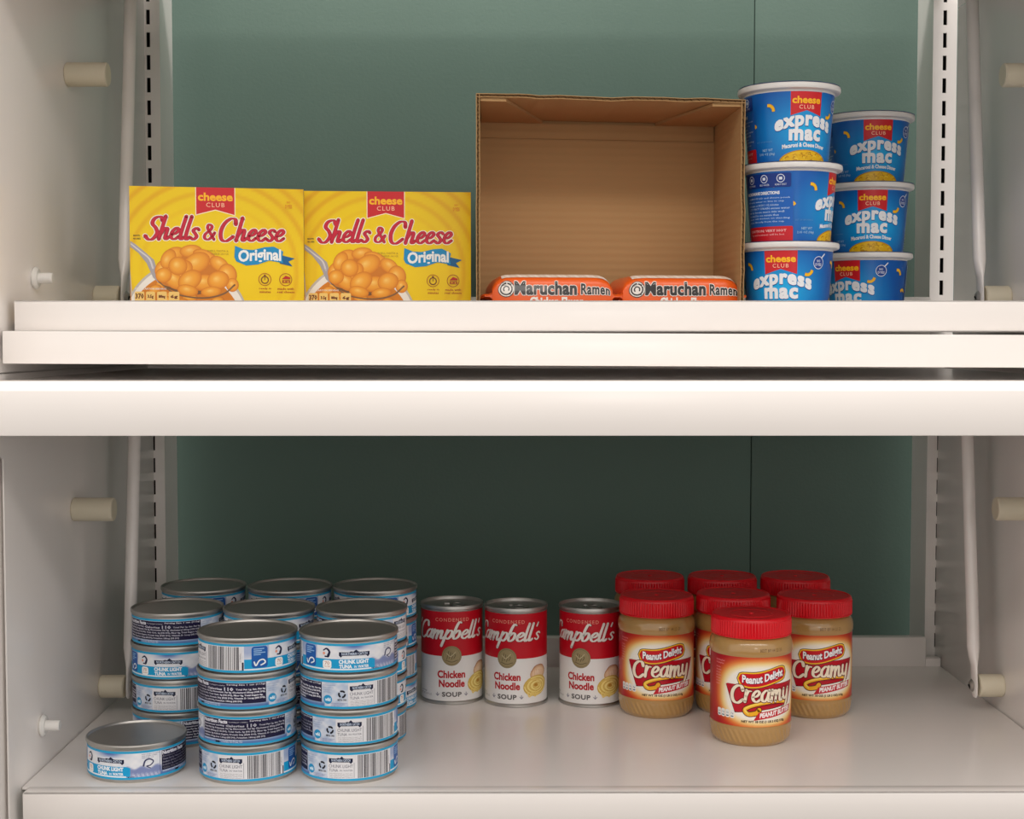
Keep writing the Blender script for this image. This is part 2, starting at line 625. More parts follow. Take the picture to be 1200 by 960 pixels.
def strut(t, x, zdeck, tall):
    """lid-stay bar with a flattened lower end, standoff and screw"""
    s = 1 if x > 0 else -1
    y0, z0 = 1424, zdeck + 27
    sl = 34 / 247.0
    y1, z1 = y0 + sl * tall, z0 + tall
    prof = []
    # sections: flattened eye at the bottom going to a round bar
    secs = [(-11, 1.5, 5), (-8, 2, 8), (0, 2.0, 9.5), (10, 2.0, 9.5), (20, 2.6, 9), (28, 4.8, 7.6), (38, 6.3, 6.3), (tall, 6.3, 6.3)]
    V, F, n = [], [], 20
    for (d, rx, ry) in secs:
        c = Vector((x, y0 + sl * d, z0 + d))
        for i in range(n):
            a = 2 * PI * i / n
            V.append((c.x + rx * math.cos(a), c.y + ry * math.sin(a), c.z))
    for j in range(len(secs) - 1):
        for i in range(n):
            k = (i + 1) % n
            F.append((j * n + i, j * n + k, (j + 1) * n + k, (j + 1) * n + i))
    F.append(tuple(range(n))[::-1])
    F.append(tuple((len(secs) - 1) * n + i for i in range(n)))
    so = raw('support_strut', V, F, W_, t, smooth=40)
    xa = x + s * 1.4
    rod('standoff', (xa + s * 2, y0, z0), ((XR if s > 0 else XL), y0, z0), 11.3, M['peg'], t, seg=28, bev=1.2)
    rod('screw', (xa - s * 1.8, y0, z0), (xa - s * 6.4, y0, z0), 6.4, M['screw'], so, seg=18, bev=2.2)
    rod('screw_slot', (xa - s * 6.0, y0 - 3, z0 - 2.4), (xa - s * 6.9, y0 + 1, z0 + .6), .9, M['dark'], so, seg=6)


def end_panel(t, x, poly, thick=1.6):
    s = 1 if x > 0 else -1
    return prism('end_panel', poly, 'x', min(x, x + s * thick), max(x, x + s * thick), W_, t, bevel=.5)


def shelf(label, zd, lip0, lip1, panel_poly, tall, side_labels, rail_low=20):
    t = thing('metal_shelf', label, 'shelf', (0, 0, 0))
    boxes('deck', [(XL + 1, XR - 1, 1186, 1624.8, zd - 2, zd)], W_, t)
    boxes('front_lip', [(XL + 6.5, XR - 1, 1169.5, 1171.5, lip0, lip1), (XL + 6.5, XR - 1, 1169.5, 1186, lip0, lip0 + 1.8), (XL + 6.5, XR - 1, 1169.5, 1187, lip1 - 1.6, lip1)], W_, t, bevel=.7)
    t = thing('shelf_back_rail', 'raised white rail along the back edge of the ' + label.split(' shelf')[0].split(' white')[0] + ' shelf', 'rail', (0, 0, 0))
    boxes('back_rail', [(-386, 478, 1625, 1640, zd - rail_low, zd + 33)], W_, t, bevel=.8)
    boxes('rail_foot', [(XL + .5, -386, 1625, 1640, zd - rail_low, zd + 9)], W_, t, bevel=.8)
    boxes('rail_foot', [(478, XR - .5, 1625, 1640, zd - rail_low, zd + 9)], W_, t, bevel=.8)
    for x, sl in zip((XL, XR), side_labels):
        t = thing('shelf_side_panel', sl, 'side panel', (0, 0, 0))
        p = end_panel(t, x, panel_poly)
        s = 1 if x > 0 else -1
        rod('standoff_peg', (x, 1342, zd + 214 + (15 if zd > 100 else 0)), (x - s * 38, 1342, zd + 214 + (15 if zd > 100 else 0)), 11, M['peg'], t, seg=28, bev=1.0)
        b = rod('stud', (x, 1238, zd + 38), (x - s * 17, 1238, zd + 38), 4.6, M['clear'], t, seg=18, bev=.8)
        rod('stud_flange', (x, 1238, zd + 38), (x - s * 5, 1238, zd + 38), 9.5, M['clear'], b, seg=22, bev=2.0)
        if tall:
            strut(t, x - s * 28, zd, tall)
    return t


shelf('lower white shelf deck holding tuna cans, soup cans and peanut butter jars', 0, -27, 0.3,
      [(1158, -27), (1158, 277), (1120, 284), (1120, 345), (1651, 345), (1651, -27)], 300,
      ('lower left white side panel with peg and strut, beside the tuna cans', 'lower right white side panel with peg and strut, beside the peanut butter jars'))
shelf('upper white shelf with the cheese boxes, ramen carton and pasta cups', 387, 378.6, 404.2,
      [(1108, 346), (1108, 735), (1600, 735), (1600, 346)], 320,
      ('upper left white side panel with peg and strut, beside the yellow boxes', 'upper right white side panel with peg and strut, beyond the macaroni cups'), 48)
t3 = shelf('topmost white shelf above the picture, its back rail at the upper edge', 775, 764, 791,
           [(1108, 736), (1108, 1000), (1600, 1000), (1600, 736)], 0,
      ('white side panel of the topmost shelf, above the picture on the left', 'white side panel of the topmost shelf, above the picture on the right'))

t = thing('hinged_shelf', 'narrow white shelf edge directly beneath the upper shelf lip', 'shelf', (0, 1150, 365))
boxes('front_flange', [(XL + 3.2, XR - 1, 0, 2, -13.2, 13)], W_, t, bevel=.9)
boxes('deck', [(XL + 3.2, XR - 1, 1, 18, 10.8, 12.6)], W_, t)
t.rotation_euler = (0, .0040, 0)


def door(label, zb, back):
    t = thing('display_shelf_door', label, 'shelf door', (0, 1105, zb))
    prism('front_flange', [(0, 0), (0, 35), (13, 41.8), (15, 41.8), (15, 40), (2, 33.5), (2, 2), (14, 2), (14, 0)], 'x', XL + 1, XR - 1, W_, t, bevel=.6)
    boxes('top_sheet', [(XL + 4, XR - 4, 15, back - 1105, 39.6, 41.4)], W_, t)
    return t


door('thick white retracted shelf door across the middle with a bright top edge', 298.8, 1612)
door('white retracted shelf door of the topmost shelf, above the picture', 686, 1440)

o = boxes('neighbour_side_panel', [(-411, -408.6, 1090, 1651, -200, 1000)], W_, None, bevel=.5)
o['label'] = 'white side panel of the neighbouring bay at the far left edge'
o['category'] = 'side panel'

# ================================================================== TUNA CANS
NSEG = 96


def tuna_art():
    A = Art()
    R = 41.4
    d = 2 * PI * R / 360
    y0, y1 = 3.3, 27.3
    U0, U1 = -57.5 * d, 302.5 * d

    def bg(X, Y):
        a = X / d
        n = np.sin(X * .35 + Y * .3) * np.sin(Y * .5 - X * .12) + .5 * np.sin(X * .9 + 1) * np.sin(Y * 1.1)
        base = np.stack([228 + 6 * n, 231 + 5 * n, 238 + 3 * n], -1)
        def mixz(c, wgt):
            nonlocal base
            base = base * (1 - wgt[..., None]) + np.array(c, float) * wgt[..., None]
        mount = np.exp(-((a - 18) / 14) ** 2) * np.clip((Y - 21) / 4, 0, 1)
        mixz((82, 110, 175), mount)
        sea = ((a > 38) & (a < 80)) * np.clip((14 + 1.2 * np.sin(X * .5) - Y) / 1.5, 0, 1)
        mixz((110, 124, 176), sea * .85)
        foam = ((a > 38) & (a < 80)) * np.clip((9 - Y) / 2, 0, 1) * (.5 + .5 * np.sin(X * 1.7 + Y))
        mixz((225, 228, 240), foam * .8)
        sky = ((a > 186) & (a < 226)) * (.5 + .4 * n)
        mixz((168, 186, 214), np.clip(sky, 0, .8))
        neb = (a < -28) * np.clip((Y - 12) / 8, 0, 1)
        mixz((140, 160, 205), neb * .7)
        navb = ((a > 78) & (a < 192)) * np.clip((9.5 - Y) / 3, 0, 1)
        mixz((50, 92, 160), navb * .8)
        return base
    A.field(U0, y0, U1, y1, 216, 20, bg)
    # edge lines
    cy = (38, 165, 214)
    A.rect(U0, y1 - 1.9, U1, y1, cy)
    A.rect(U0, y0, U1, y0 + 1.9, cy, same=True)
    # cyan band
    A.poly([(-57.5 * d, 5.8), (43 * d, 5.8), (43 * d, 13.2), (38 * d, 14.4), (-57.5 * d, 14.4)], (20, 160, 215))
    A.rect(-57.5 * d, 5.2, 38 * d, 6.4, (232, 240, 246))
    # certification block
    A.rrect(-49 * d, 7, -30 * d, 25, 2.5, (28, 92, 172))
    for i, wd in enumerate((9, 7, 10, 6)):
        A.rect(-46.5 * d, 22.5 - i * 1.6, -46.5 * d + wd, 23.3 - i * 1.6, (150, 190, 230), same=i > 0)
    A.stroke([(-46 * d, 12), (-44 * d, 9), (-40 * d, 13), (-35 * d, 13.6), (-33 * d, 11), (-38 * d, 9.2)], 1.2, (240, 246, 250))
    A.rect(-62 * d + 360 * d, 5.2, -58 * d + 360 * d, 12, (40, 44, 60))
    # fish mark
    A.stroke([(-19 * d, 21.5), (-15 * d, 23), (-11.5 * d, 20.5), (-13 * d, 17)], (1.0, 2.4), (24, 32, 70))
    A.stroke([(-17 * d, 16.4), (-13 * d, 16.2)], 1.2, (24, 32, 70))
    A.disc(-18.5 * d, 19, 1.2, (236, 160, 130))
    # calorie tab
    A.rrect(-20 * d, 6.2, -9 * d, 13.4, 2, (246, 246, 244))
    A.text('70', (-17.5 * d, 9.4, -11.5 * d, 12.2), (190, 120, 90))
    A.text('CALORIES', (-18.5 * d, 7.6, -10.5 * d, 8.6), (190, 120, 90), res=1)

    def brand(x0, x1, yc):
        wd = x1 - x0
        A.poly([(x0 + .25 * wd, yc + 1.2), (x0 + .4 * wd, yc + 2.6), (x0 + .47 * wd, yc + 2.2), (x0 + .55 * wd, yc + 3.9), (x0 + .63 * wd, yc + 2.2), (x0 + .8 * wd, yc + 1.2)], (18, 26, 58))
        A.poly([(x0, yc - 1), (x0, yc + 1.9), (x1, yc + 1.9), (x1, yc - 1), (x1 - 1.6, yc - 2.6), (x1 - 3, yc - 1.2), (x0 + 3, yc - 1.2), (x0 + 1.6, yc - 2.6)], (18, 26, 58))
        A.text('NORTHERN CATCH', (x0 + 2.2, yc - .8, x1 - 2.0, yc + 1.5), (205, 220, 240), off=.02, res=1)
    brand(0, 36 * d, 18.5)
    A.text('CHUNK LIGHT', (0, 10.6, 35 * d, 13.8), (240, 246, 252), off=.02, fat=.12)
    A.text('TUNA', (.3, 6.8, 15 * d, 9.7), (240, 246, 252), off=.02, fat=.12)
    A.text('IN', (17.5 * d, 7.0, 20.5 * d, 9.0), (240, 246, 252), off=.02)
    A.text('WATER', (22 * d, 6.9, 35 * d, 9.2), (240, 246, 252), off=.02, fat=.05)
    A.text('NET WT 5 OZ', (40 * d, 4.9, 48 * d, 6.1), (30, 44, 90), off=.02, res=1)
    # wave swirl
    A.stroke([(58 * d, 14.5), (60 * d, 18.6), (65 * d, 19.8), (69.5 * d, 17.5), (66 * d, 14.5), (61.5 * d, 14.0), (66 * d, 12)], (1.4, .7), (58, 62, 104))
    for k in range(3):
        A.text('wild caught sustainable tuna'[:22 - 3 * k], (56 * d, 23.6 - 1.5 * k, (78 - 4 * k) * d, 24.7 - 1.5 * k), (70, 80, 130), res=1, same=k > 0)
    A.rect(77.5 * d, 5.2, 78 * d, 25.4, (80, 90, 130))
    # nutrition block
    A.rect(80 * d, 8.2, 188 * d, 25.2, (26, 22, 58))
    wht = (226, 226, 236)
    A.text('Nutrition Facts', (81 * d, 21.6, 116 * d, 24.6), wht, off=.025, fat=.09)
    A.text('1 serving per container', (118 * d, 22.2, 140 * d, 23.6), wht, res=1, same=True)
    A.text('Serving Size 1 can (113g)', (142 * d, 22.9, 187 * d, 24.6), wht, off=.02, res=1, same=True)
    rows = [('Amount per serving', 81, 112, 0), ('Calories', 114, 136, 1), ('110', 139, 150, 2), ('Total Fat 1g, Sat. Fat 0g', 153, 187, 0),
            ]
    for s, a, b, kd in rows:
        A.text(s, (a * d, 18.9 - (kd == 2) * .2, b * d, 20.6 + (kd == 2) * .9), wht, off=.02, res=1, fat=.12 if kd else .06, same=True)
    body = ['Trans Fat 0g, Polyunsat. Fat 0g, Monounsat. Fat 0g, Cholesterol 35mg (12% DV),',
            'Sodium 250mg (11% DV), Total Carb. 0g (0% DV), Fiber 0g, Total Sugars 0g,',
            'Includes 0g Added Sugars, Protein 26g (52% DV), Vitamin D 1mcg (6% DV),',
            'Calcium 10mg, Iron 1.2mg (6% DV), Potassium 180mg (4% DV)']
    for i, s in enumerate(body):
        e = (187, 184, 187, 160)[i]
        A.text(s, (81.5 * d, 16.4 - i * 2.45, e * d, 18.1 - i * 2.45), wht, off=.02, res=1, fat=.07, same=True)
    A.text('INGREDIENTS: LIGHT TUNA, WATER, VEGETABLE BROTH, SALT.', (81.5 * d, 6.7, 134 * d, 7.9), (230, 234, 244), off=.02, res=1)
    A.text('CONTAINS: FISH (TUNA), SOY.', (108 * d, 5.4, 134 * d, 6.5), (230, 234, 244), off=.02, res=1)
    A.rect(100 * d, 5.2, 106 * d, 6.8, (20, 24, 50))
    # round badge, small print, recycle mark
    A.disc(196 * d, 11, 3.8, (30, 150, 205))
    A.text('wild', (192.6 * d, 9.6, 199.4 * d, 12.4), (220, 240, 250), off=.02, fat=.1)
    for k in range(4):
        A.text('please recycle steel can'[:20 - 2 * k], (190 * d, 22.4 - k * 1.9, (205 - 2 * k) * d, 23.5 - k * 1.9), (110, 130, 175), res=1, same=k > 0)
    cx, cyy = 213 * d, 15.8
    for k in range(3):
        a = math.radians(90 + 120 * k)
        p = [(cx + 2.6 * math.cos(a + t), cyy + 2.6 * math.sin(a + t)) for t in (-.8, -.3, .35)]
        A.stroke(p, 1.5, (30, 30, 40), sub=3)
    A.text('METAL CAN', (208 * d, 10.2, 218 * d, 11.8), (30, 30, 40), off=.02, res=1)
    for k in range(3):
        A.text('DISTRIBUTED BY BATAVIA, IL'[:22 - k * 3], (200 * d, 7.6 - k * 1.1, (219 - 3 * k) * d, 8.3 - k * 1.1), (120, 120, 170), res=1, same=k > 0)
    # second name block
    A.rect(220 * d, 5.4, 300 * d, 25.2, (226, 226, 230))
    brand(222 * d, 250 * d, 20.5)
    A.text('CHUNK LIGHT', (222 * d, 14.6, 250 * d, 17.2), (86, 88, 110))
    A.text('TUNA', (222 * d, 11.2, 233 * d, 13.6), (86, 88, 110))
    A.text('IN WATER', (235 * d, 11.6, 250 * d, 13.0), (86, 88, 110), res=1)
    for k in range(4):
        A.text('keep refrigerated after opening in container'[:40 - 5 * (k % 2)], (223 * d, 9.3 - k * 1.15, 250 * d, 10.1 - k * 1.15), (90, 80, 90), res=1, same=k > 0)
    A.rect(251.3 * d, 6, 251.9 * d, 19, (150, 150, 160))
    # barcode
    r2 = random.Random(9)
    x = 256 * d
    while x < 296 * d:
        wd = r2.choice([.35, .35, .7, .7, 1.05])
        A.rect(x, 5.6, x + wd, 25, (52, 50, 58), same=True)
        x += wd + r2.choice([.35, .5, .7, 1.0])
    A.text('0 41498 12345', (297.5 * d, 12, 299 * d, 20), (130, 130, 140), res=1)
    return A


tart = tuna_art()
tmap, tL = cyl_map(41.4, NSEG)
TU = []


def tuna_can(label, loc, rot):
    if TU:
        o = copy_thing(TU[0], label, loc, rot)
        TU.append(o)
        return o
    t = thing('tuna_can', label, 'can', loc, rot, 'tuna cans on the lower shelf')
    lathe('can_body', [(38.2, .3), (39.4, 0), (39.6, .5), (39.6, 1.9), (40.9, 2.5), (41.3, 3.1), (41.35, 3.5), (41.35, 27.2), (41.2, 28.0), (41.3, 28.6), (42.3, 29.0), (42.6, 29.6), (42.7, 31.4), (42.4, 32.2), (41.8, 32.5), (41.1, 32.3), (40.7, 31.8), (40.3, 30.6)],
          NSEG, M['steel'], t, smooth=30)
    lathe('lid', [(40.3, 30.5), (37.8, 30.5), (37.2, 30.0), (34.5, 30.0), (33.8, 30.45), (32.8, 30.45), (32.2, 29.95), (16, 29.95), (15.6, 30.1), (15, 30.1), (14.6, 29.95), (3, 29.95)],
          64, M['lidsteel'], t, smooth=20)
    tart.build('label', tmap, M['ink_paper'], t, ulines=tL)
    TU.append(t)
    return t


PITCH = 30.6
lev = ['bottom can', 'second can from the bottom', 'third can from the bottom', 'top can']
stacks = [
    ('front left stack', -222.8, 1231, [103, -140, -166, 53]),
    ('front right stack', -135.3, 1232, [113.4, 124, 139, -11.5]),
    ('middle row left stack', -307.2, 1337.5, [-75, 106.4, -30, -158.6]),
    ('middle row centre stack', -221, 1336.5, [20, -130, 80, 40]),
    ('middle row right stack', -135.2, 1336, [160, 78, 82, -177]),
    ('back row left stack', -307, 1454, [10, 50, 90, 60]),
    ('back row centre stack', -219.5, 1453, [140, -30, 60, 70]),
    ('back row right stack', -132.6, 1453, [48, 130, 110, 62]),
]
for nm, x, y, rots in stacks:
    for k in range(4):
        kind = {0: 'blue and white tuna can, %s of the %s' % (lev[0], nm), 1: 'blue and white tuna can, %s in the %s' % (lev[1], nm),
                2: 'blue and white tuna can, %s in the %s' % (lev[2], nm), 3: 'blue and white tuna can with dark lid, %s of the %s' % (lev[3], nm)}[k]
        j = .5 if k else 0
        tuna_can(kind, (x + rnd.uniform(-j, j), y + rnd.uniform(-j, j), PITCH * k), facing(rots[k], x, y))
tuna_can('single tuna can standing alone at the front left corner of the shelf', (-320.3, 1236, 0), facing(-50.7, -320.3, 1236))


# ================================================================== SOUP CANS
def soup_art():
    A = Art()
    R = 31.9
    d = 2 * PI * R / 360
    y0, y1 = 4, 95.5
    U0, U1 = -180 * d, 180 * d
    yb = 50
    A.rect(U0, y0, U1, y1, (234, 232, 230))
    red = (198, 14, 34)
    A.rect(U0, yb, U1, y1, red)
    ink = (240, 236, 230)
    tan = (226, 150, 130)
    A.text('CONDENSED', (-31 * d, 85.6, 33 * d, 89.2), tan, off=.01, space=1.3)
    # script name
    for dx, g, c in ((.5, .25, (130, 6, 22)), (0, 0, ink)):
        A.glyphs('C', -76 * d + dx, 67 - dx * .4, 11, 9.2, 3.3, c, shear=.28, pen=.42, grow=g)
        A.glyphs('ampbell', -55 * d + dx, 68 - dx * .4, 9.6, 8.6, 2.9, c, shear=.32, pen=.38, grow=g, space=.97)
        A.glyphs("'", 50.5 * d + dx, 69 - dx * .4, 8, 7.8, 2.0, c, shear=.3, pen=.6, grow=g)
        A.glyphs("s", 52 * d + dx, 68.5 - dx * .4, 8.4, 7.6, 2.2, c, shear=.32, pen=.5, grow=g)
    A.glyphs("'", -83 * d, 66, 6, 9.6, 2.0, ink, shear=.3, pen=.6)
    # medallion
    gold = (158, 142, 104)
    A.disc(0, 50.5, 10.2, (120, 106, 72), n=40)
    A.disc(0, 50.5, 9.8, gold, n=40)
    A.ring(0, 50.5, 8.7, .5, (128, 113, 78), n=40)
    for k in range(4):
        A.stroke([(-5 + k * 2.4, 47 + (k % 2)), (-4 + k * 2.6, 51), (-3 + k * 2, 55 - k)], .8, (110, 98, 68))
    A.stroke([(-5, 53), (-1, 50), (4, 54.5)], .9, (196, 182, 146))
    A.stroke([(-6, 46), (0, 44.2), (6, 46)], .8, (112, 98, 66))
    red2 = (186, 24, 36)
    A.text('Chicken', (-26.6 * d, 27.6, 25 * d, 35.2), red2, off=.02, fat=.14)
    A.text('Noodle', (-24 * d, 18.2, 24 * d, 25.6), red2, off=.02, fat=.14)
    A.text('SOUP', (-18 * d, 8.4, 18 * d, 13.2), (96, 92, 92), off=.02, fat=.1, space=1.1)
    for s in (-1, 1):
        A.stroke([(s * 27 * d - 1.6, 11), (s * 27 * d, 9.2), (s * 27 * d + 1.6, 11)], .8, (150, 148, 160), sub=3)
        A.stroke([(s * 27 * d, 12.6), (s * 27 * d, 9)], .8, (150, 148, 160), sub=1)
    A.text('NET WT 10.75 OZ', (-72 * d, 8.6, -40 * d, 10.4), (120, 118, 120), res=1)
    A.text('(305g)', (-70 * d, 11.4, -52 * d, 13.2), (120, 118, 120), res=1)
    # serving picture: chicken piece and noodle nest
    ch = (236, 206, 172)
    A.blob(62 * d, 34, 10.5, 7.5, .25, ch, (196, 150, 104), (246, 228, 204))
    for k in range(6):
        A.stroke([((52 + 3.2 * k) * d, 30), ((54 + 3.2 * k) * d, 38.5 - .3 * k)], .35, (206, 158, 116), sub=1, same=k > 0)
    A.stroke([((46) * d, 36), (56 * d, 41.5), (72 * d, 41.5), (80 * d, 36)], .9, (180, 118, 84))
    A.blob(57 * d, 21.5, 15, 10.5, .15, (232, 204, 116), (206, 168, 70), (248, 230, 160))
    for k in range(7):
        r = 2.5 + 1.8 * k
        A.ring(57 * d + .4 * math.sin(k), 21.5, r, .9, ((246, 228, 150), (214, 178, 84))[k % 2], ry=r * .66, a0=30 * k, a1=30 * k + 300)
    A.blob(56 * d, 22, 3, 2, 0, (190, 140, 50), (220, 180, 90), (170, 120, 40))
    for k in range(6):
        A.stroke([((38 + k * 4) * d, 16 - k % 2), ((42 + k * 4) * d, 10.5 + (k * 7 % 3)), ((47 + k * 4) * d, 14)], 1.3, (236, 208, 120), sub=4)
    # back panel text
    A.text('Nutrition Facts', (110 * d, 40, 160 * d, 45), (60, 60, 66), off=.02, res=1)
    for k in range(7):
        A.text('Serving size, calories, total fat, sodium', (110 * d, 35 - 4 * k, 160 * d, 37 - 4 * k), (90, 90, 96), res=1, same=k > 0)
    return A


sart = soup_art()
smap, sL = cyl_map(31.9, 72)
SO = []
for lab, x, y, rot in [('soup can next to the tuna stacks, its label facing straight ahead', -56.3, 1486, -.5),
                       ('middle soup can, standing close against the leftmost one', 10.2, 1474, -17),
                       ('soup can standing apart beside the peanut butter jars', 87.0, 1473, -18)]:
    if SO:
        SO.append(copy_thing(SO[0], lab, (x, y, 0), facing(rot, x, y)))
        continue
    t = thing('soup_can', lab, 'can', (x, y, 0), facing(rot, x, y), 'red and white chicken noodle soup cans')
    lathe('can_body', [(30.5, .4), (32.2, 0), (32.7, .8), (32.7, 2.6), (32.2, 3.2), (31.8, 3.6), (31.85, 4), (31.85, 95.5), (31.3, 96.4), (31.3, 96.9), (32.4, 97.4), (32.8, 98), (32.8, 100), (32.4, 101), (31.6, 101), (31.2, 100.4), (30.9, 97.6)],
          72, M['steel'], t, smooth=30)
    li = lathe('lid', [(30.9, 97.4), (29.2, 97.0), (28.8, 96.4), (27.5, 96.4), (27, 97.0), (24.6, 97.0), (24, 96.6), (2, 96.6)], 60, M['lidsteel'], t, smooth=20)
    # pull tab: ring plus tongue
    V, F = [], []
    n = 24
    for i in range(n):
        a = 2 * PI * i / n
        for (rr, zz) in ((8.5, 98.4), (5.6, 98.6), (5.6, 97.6), (8.5, 97.4)):
            V.append((rr * math.cos(a) * 1.0 + 6, rr * math.sin(a) * 1.1 - 7, zz + 1.2))
    for i in range(n):
        k = (i + 1) % n
        for j in range(4):
            F.append((i * 4 + j, k * 4 + j, k * 4 + (j + 1) % 4, i * 4 + (j + 1) % 4))
    tab = raw('pull_tab', V, F, M['steel'], t, smooth=40)
    boxes('tab_tongue', [(-8, 2, 0, 9, 97.0, 99.2)], M['steel'], tab, bevel=.8)
    sart.build('label', smap, M['ink_paper'], t, ulines=sL)
    SO.append(t)


# ================================================================== PEANUT BUTTER JARS
def pb_art():
    A = Art()
    R = 37.45
    d = 2 * PI * R / 360
    y0, y1 = 19.5, 83.5
    U0, U1 = -180 * d, 180 * d
    stops = [(0, (248, 244, 240)), (.66, (248, 242, 230)), (.76, (246, 212, 140)), (.85, (228, 128, 60)), (.94, (200, 62, 36)), (1.05, (180, 26, 34)), (1.2, (164, 18, 34)), (9, (160, 16, 34))]

    def bg(X, Y):
        dx = np.abs(X) / 53.0
        dy = np.abs(Y - 50) / 36.5
        q = (dx ** 2.6 + dy ** 2.6) ** (1 / 2.6)
        out = np.zeros(X.shape + (3,))
        xs = [s[0] for s in stops]
        for c in range(3):
            out[..., c] = np.interp(q, xs, [s[1][c] for s in stops])
        return out
    A.field(U0, y0, U1, y1, 200, 44, bg)
    # side text
    for k in range(9):
        wd = (11, 10, 6, 7, 6, 7, 6, 6, 5)[k]
        A.text('No Stirring Needed'[:16 if k < 2 else 10], (-49, 77 - k * 2.6 - (k > 1) * 1, -49 + wd, 79 - k * 2.6 - (k > 1) * 1 - (k > 1) * .5), (232, 150, 150), off=.02, res=1, same=k > 0)
    for k in range(4):
        x = -46.5 + k * 4.9
        A.rrect(x, 26.4, x + 4.5, 33.8, 1.4, (238, 236, 232), same=k > 0)
    for k, s in enumerate(('190', '3g', '140mg', '3g')):
        x = -46.5 + k * 4.9
        A.text(s, (x + .9, 29.8, x + 3.6, 31.8), (60, 90, 110), res=1, same=k > 0)
        A.rect(x + .9, 27.6, x + 3.6, 28.6, (60, 90, 110), same=True)
    # badge panel
    A.poly([(-36.5, 57.6), (36.6, 59.2), (28.2, 38.4), (-27, 32)], (90, 10, 24))
    A.poly([(-36, 57.3), (-34.5, 58.2), (35.5, 58.6), (36, 57.8), (28, 39.2), (-24.5, 32.8), (-27, 33.4)], (188, 14, 36))
    A.poly([(-12, 50), (33, 57.6), (34.5, 57.6), (26.5, 40.2), (0, 38)], (168, 10, 34))
    # pill
    def pill(g):
        top, bot = [], []
        for i in range(25):
            t = i / 24
            x = -23.4 - g + (46.8 + 2 * g) * t
            yc = 64.6 + 2.4 * math.sin((t - .62) * PI * 1.5) + 1.2 * t
            e = math.sqrt(max(0, 1 - (abs(2 * t - 1)) ** 7))
            top.append((x, yc + (5.8 + g) * e))
            bot.append((x, yc - (5.8 + g) * e))
        return bot + top[::-1]
    A.poly(pill(2.0), (34, 34, 50))
    A.poly(pill(1.4), (244, 190, 40))
    A.poly(pill(.2), (205, 20, 34))
    def wv(T):
        t = (T[..., 0] + 23.4) / 46.8
        T = T.copy()
        T[..., 1] = T[..., 1] + 2.4 * np.sin((t - .62) * PI * 1.5) + 1.2 * t
        return T
    A.text('Peanut Delight', (-19.5, 60.4, 20.6, 68.4), (60, 24, 70), off=.02, fat=.36, warp=wv)
    A.text('Peanut Delight', (-20, 60.6, 20.2, 68.6), (250, 248, 250), off=.02, fat=.12, warp=wv)
    # swoosh
    sw = [(27, 40.2), (14, 42.2), (0, 41.6), (-11, 39.2), (-17.5, 35.5), (-14.5, 31.6), (-7, 32.6), (-4.5, 35.4)]
    A.stroke(sw, (2.2, 4.4), (80, 10, 20), grow=.7)
    A.stroke(sw, (2.2, 4.2), (246, 178, 36))
    A.stroke([(x, y + .4) for x, y in sw[:6]], (.8, 1.6), (252, 220, 100))
    # word Creamy
    for g, c in ((.7, (110, 8, 20)), (0, (246, 232, 208))):
        A.glyphs('C', -30.5, 41.4, 10.0, 8.0, 3.3, c, shear=.0, pen=.5, grow=g)
        A.glyphs('reamy', -18.0, 43.0, 9.7, 10.2, 2.8, c, shear=.08, pen=.42, grow=g)
    # peanut butter tag
    def tg(x, y):
        return (x, y + (x + 8) * .13)
    A.poly([tg(-9.6, 25.8), tg(-5, 32.6), tg(32.5, 32.2), tg(31, 26.4)], (200, 26, 44))
    def tw(T):
        T = T.copy()
        T[..., 1] = T[..., 1] + (T[..., 0] + 8) * .13
        return T
    A.text('PEANUT BUTTER', (-4, 27.4, 30, 31.6), (250, 240, 240), off=.02, fat=.14, warp=tw, shear=.15)
    A.text('NET WT 18 OZ (1 LB 2 OZ) 510g', (-20.5, 22.9, 22, 25.6), (72, 46, 30), off=.02, fat=.05, res=2)
    # back text
    A.rrect(62, 30, 112, 72, 2, (240, 236, 226))
    A.text('Nutrition Facts', (65, 64, 105, 69), (60, 40, 34), off=.02, res=1)
    for k in range(8):
        A.text('Serving size, calories, total fat, sodium', (65, 58 - 3.4 * k, 108, 60 - 3.4 * k), (90, 70, 60), res=1, same=k > 0)
    return A


part = pb_art()
pmap, pL = cyl_map(37.45, 96)


def fl(r, z, i, seg):
    if z < 2 or z > 17:
        return 0
    return .35 * math.sin(i * 2 * PI / seg * 44 + z * .55) * min(1, (z - 2) / 3, (17 - z) / 3)


